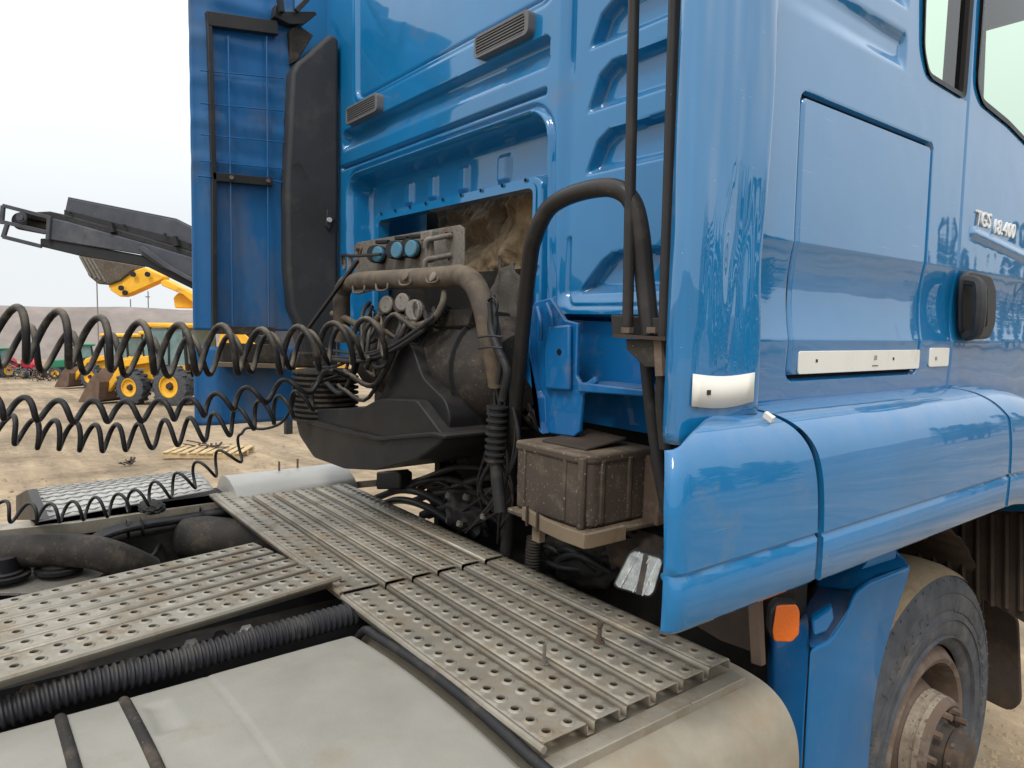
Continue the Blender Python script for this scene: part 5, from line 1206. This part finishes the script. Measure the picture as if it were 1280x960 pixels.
# tractors far left
def tractor(name, label, mh, mroof, px, py, rz, s=1.0, cab=True):
    t = thing(name, label, 'tractor', 'tractors parked by the embankment')
    mb = MB(); mb.prism([(.3,-.35,.9),(.3,-.35,1.5),(1.7,-.35,1.4),(1.95,-.35,1.2),(1.95,-.35,.75)], (0,.7,0)); mb.obj('hood', mh, t, bevel=.08)
    big_wheel(t, -.5, -.75, .75, .42, m_yellow, 18, 12); big_wheel(t, -.5, .75, .75, .42, m_yellow, 18, 12)
    big_wheel(t, 1.5, -.65, .45, .28, m_yellow, 16, 10); big_wheel(t, 1.5, .65, .45, .28, m_yellow, 16, 10)
    for y in (-.75, .75):
        mb = MB(); rows = []
        for i in range(13):
            a = math.pi*i/12; rows.append([(-.5+.88*math.cos(a), y-.24, .75+.88*math.sin(a)), (-.5+.88*math.cos(a), y+.24, .75+.88*math.sin(a))])
        mb.grid(rows); mb.obj('fender', mh, t, solid=.03)
    if cab:
        for x, y in ((.3,-.6),(.3,.6),(-.9,-.6),(-.9,.6)):
            mb = MB(); mb.beam((x,y,1.2),(x*.9,y*.95,2.45), .07, .07); mb.obj('cab_post', m_conv2, t)
        mb = MB(); mb.box((-1.05,-.75,2.45),(.45,.75,2.62)); mb.obj('cab_roof', mroof, t, bevel=.08)
        mb = MB(); mb.box((-.86,-.55,1.45),(.26,.55,2.42)); mb.obj('window_pane', m_cabglass, t)
    mb = MB(); mb.box((-1.1,-.3,.6),(1.2,.3,1.1)); mb.obj('body', m_conv2, t)
    g = G(px, py); g.z = gz(g.x); place(t, g, rz); t.scale = (s,)*3; return t
A_ = math.atan2(lft.y, lft.x)
tractor('tractor', 'red tractor with wide round fenders parked far left before the embankment', m_red, m_red, 30, 473, A_+2.6, 1.0, False)
tractor('tractor', 'dark tractor with a green cab roof parked between the red one and the loaders', m_green, m_green, 100, 473, A_+.5, 1.0)
tractor('tractor', 'green and yellow tractor half cut off at the left edge of the yard', m_green, m_green, -6, 474, A_+1.2, .9)
# small cart with pale wheels
ct = thing('hand_cart', 'low green cart on small pale wheels standing in front of the tractors', 'cart')
g = G(8, 472); g.z = gz(g.x)
mb = MB(); mb.box((-1.1,-.4,.45),(.9,.4,.55)); mb.beam((-.9,0,.5),(-.5,0,1.3), .06, .06); mb.beam((.6,0,.5),(.9,0,1.1), .06, .06); mb.obj('bed', m_green, ct)
for x in (-.8, .6):
    for y in (-.5, .5):
        e = bpy.data.objects.new('wheel', None); COL.objects.link(e); e.parent = ct; e.location = (x, y, .26)
        mb = MB(); mb.lathe((0,0,0),(0,1,0),[(-.06,.2),(-.06,.25),(.06,.25),(.06,.2)],18); mb.obj('tyre', m_tyre, e)
        mb = MB(); mb.lathe((0,0,0),(0,1,0),[(-.05,.001),(-.05,.2),(.05,.2),(.05,.001)],18); mb.obj('rim', m_lightgrey, e)
place(ct, g, A_+.2)
# scrap implements between the tractors and the loaders
for i, (px, py, lb) in enumerate(((30,474,'tangle of grey farm implement frames standing behind the small cart'), (62,476,'rusty tined implement on the ground left of the loader buckets'))):
    t = thing('farm_implement', lb, 'implement'); g = G(px, py); g.z = gz(g.x); rnd = random.Random(i+3)
    mb = MB()
    for k in range(26):
        a = Vector((rnd.uniform(-1.1,1.1), rnd.uniform(-.8,.8), rnd.uniform(.05,.9))); b = a + Vector((rnd.uniform(-.7,.7), rnd.uniform(-.5,.5), rnd.uniform(-.6,.4))); b.z = max(.03, b.z); mb.beam(a, b, .05, .05)
    mb.obj('frame', m_pole if i == 0 else m_rustdark, t)
    for k in range(5):
        mb = MB(); mb.lathe((-.9+.45*k, .3, .3), (1,.3,0), [(-.02,.001),(-.02,.28),(.02,.28),(.02,.001)], 14); mb.obj('disc', m_dirtsteel if i == 0 else m_ybkt, t)
    place(t, g, A_+.3)

# poles
for px, y0, y1, lb in ((121, 352, 470, 'thin grey pole under the raised excavator bucket'), (163, 374, 450, 'short thin pole standing up behind the embankment top'), (185, 364, 450, 'thin utility pole with one short crossarm beyond the embankment')):
    d = 60 if px == 121 else 92; a = at(px, y0, d); mb = MB(); zb = gz(max(a.x, -60)) - .1
    mb.tube([a, (a.x, a.y, zb)], .07 if px != 121 else .05, 8); o = mb.obj('pole' , m_pole, None)
    if px == 185:
        mb = MB(); mb.beam(at(182,371,d), at(187,371,d), .15, .15); mb.obj('crossarm', m_pole, o)
    tag(o, lb, 'pole')
# red lamp post bit
# pallet
pt = thing('pallet', 'pale wooden pallet lying flat on the sandy yard behind the coiled hoses', 'pallet')
g = G(262, 568); g.z = gz(g.x); pdir = A_ + math.pi + .02
pm_ = bpy.data.meshes.new('plank'); mb = MB(); mb.box((-.062,-.5,.10),(.062,.5,.125)); first = mb.obj('plank', m_wood, pt, bevel=.004); first.location = (-.75, 0, 0); first.rotation_euler = (0,0,.02)
for k in range(1, 9):
    o = first.copy(); COL.objects.link(o); o.parent = pt; o.location = (-.75+.187*k, .02*math.sin(k*2.3), 0); o.rotation_euler = (.01*math.sin(k), 0, .03*math.sin(k*1.7))
for y in (-.42, 0, .42):
    mb = MB(); mb.box((-.82,y-.05,.0),(.82,y+.05,.10)); mb.obj('runner', m_wood, pt)
place(pt, g, A_ + .05); pt.scale = (.78, .78, .8)
mb = MB()
for k in range(9): 
    a = Vector((random.uniform(-.14,.14), random.uniform(-.1,.1), .01)); mb.beam(a, a+Vector((random.uniform(-.12,.12), random.uniform(-.1,.1), random.uniform(.02,.09))), .03, .012)
dbo = mb.obj('debris', m_rustdark, None); g = G(157, 580); g.z = gz(g.x); dbo.location = g; tag(dbo, 'small heap of dark twisted scrap lying on the sand', 'debris')
mb = MB()
for k in range(14):
    a = Vector((random.uniform(-.3,.3), random.uniform(-.2,.2), .13)); mb.beam(a, a+Vector((random.uniform(-.2,.2), random.uniform(-.2,.2), random.uniform(-.005,.06))), .035, .014)
dbo = mb.obj('debris', m_rustdark, None); g = G(258, 566); g.z = gz(g.x); dbo.location = g; tag(dbo, 'dark dry scraps lying on top of the pallet', 'debris')
# stones and clods scattered over the yard
rnd = random.Random(5); mb = MB()
for k in range(700):
    px, py = rnd.uniform(-20, 400), rnd.uniform(478, 640)
    if rnd.random() < .2: px, py = rnd.uniform(1230, 1290), rnd.uniform(860, 970)
    g = G(px, py) if px < 1000 else UZ(px, py, 0)
    g.z = gz(g.x)-.005; r = rnd.uniform(.008, .03)
    vs2 = [g + Vector((math.cos(a)*r*rnd.uniform(.7,1.3), math.sin(a)*r*rnd.uniform(.7,1.3), 0)) for a in np.linspace(0, 2*math.pi, 6)[:-1]]
    mb.add(vs2 + [g + Vector((0,0,r*.8))], [(i, (i+1) % 5, 5) for i in range(5)])
st = mb.obj('stones', m_mud, None, smooth=0); st['kind'] = 'stuff'; st['label'] = 'small stones and clods scattered over the sandy yard'
# unseen firs mirrored in the cab side; nearer row added to darken the reflection
def fir(x, y, h, seed, label):
    t = thing('fir_tree', label, 'tree', 'fir trees mirrored in the cab side'); rn = random.Random(seed)
    mb = MB(); mb.tube([(0,0,0),(0,0,h*.5),(0,0,h)], .2, 8, True, lambda i: (.22,.14,.03)[i]); mb.obj('trunk', m_rustdark, t)
    mb = MB()
    for k in range(900):
        u = rn.random()**.8; z = h*(.12+.88*u); R = (h*.22*(1-u)+.12)*rn.uniform(.4,1.05); a = rn.uniform(0, 6.283); c = Vector((math.cos(a)*R, math.sin(a)*R, z-R*.25)); e = Vector((math.cos(a), math.sin(a), -.35))*rn.uniform(.3,.6); s_ = Vector((-math.sin(a), math.cos(a), rn.uniform(-.3,.3)))*rn.uniform(.12,.25)
        mb.add([c-e*.4, c+s_, c+e*.7, c-s_], [(0,1,2),(0,2,3)])
    mb.obj('crown', m_fir, t, smooth=0); t.location = (x, y, 0)
m_fir = mat('fir_needles', (.03, .06, .03), .9, vary=.4)
for i, (x, y, h) in enumerate(((15.5, 50, 9), (17.5, 48, 7.5), (19.5, 50, 9.5), (13.5, 51, 8), (17, 25, 6), (18.2, 24, 7.5), (19.5, 22.5, 6.5), (20.5, 21, 7.8), (22, 19.5, 6.4), (23, 18, 7.4), (24, 16, 6.8), (25, 14, 7.2))):
    fir(x, y, h, i, 'unseen dark fir tree right of the yard, only mirrored in the blue cab side')
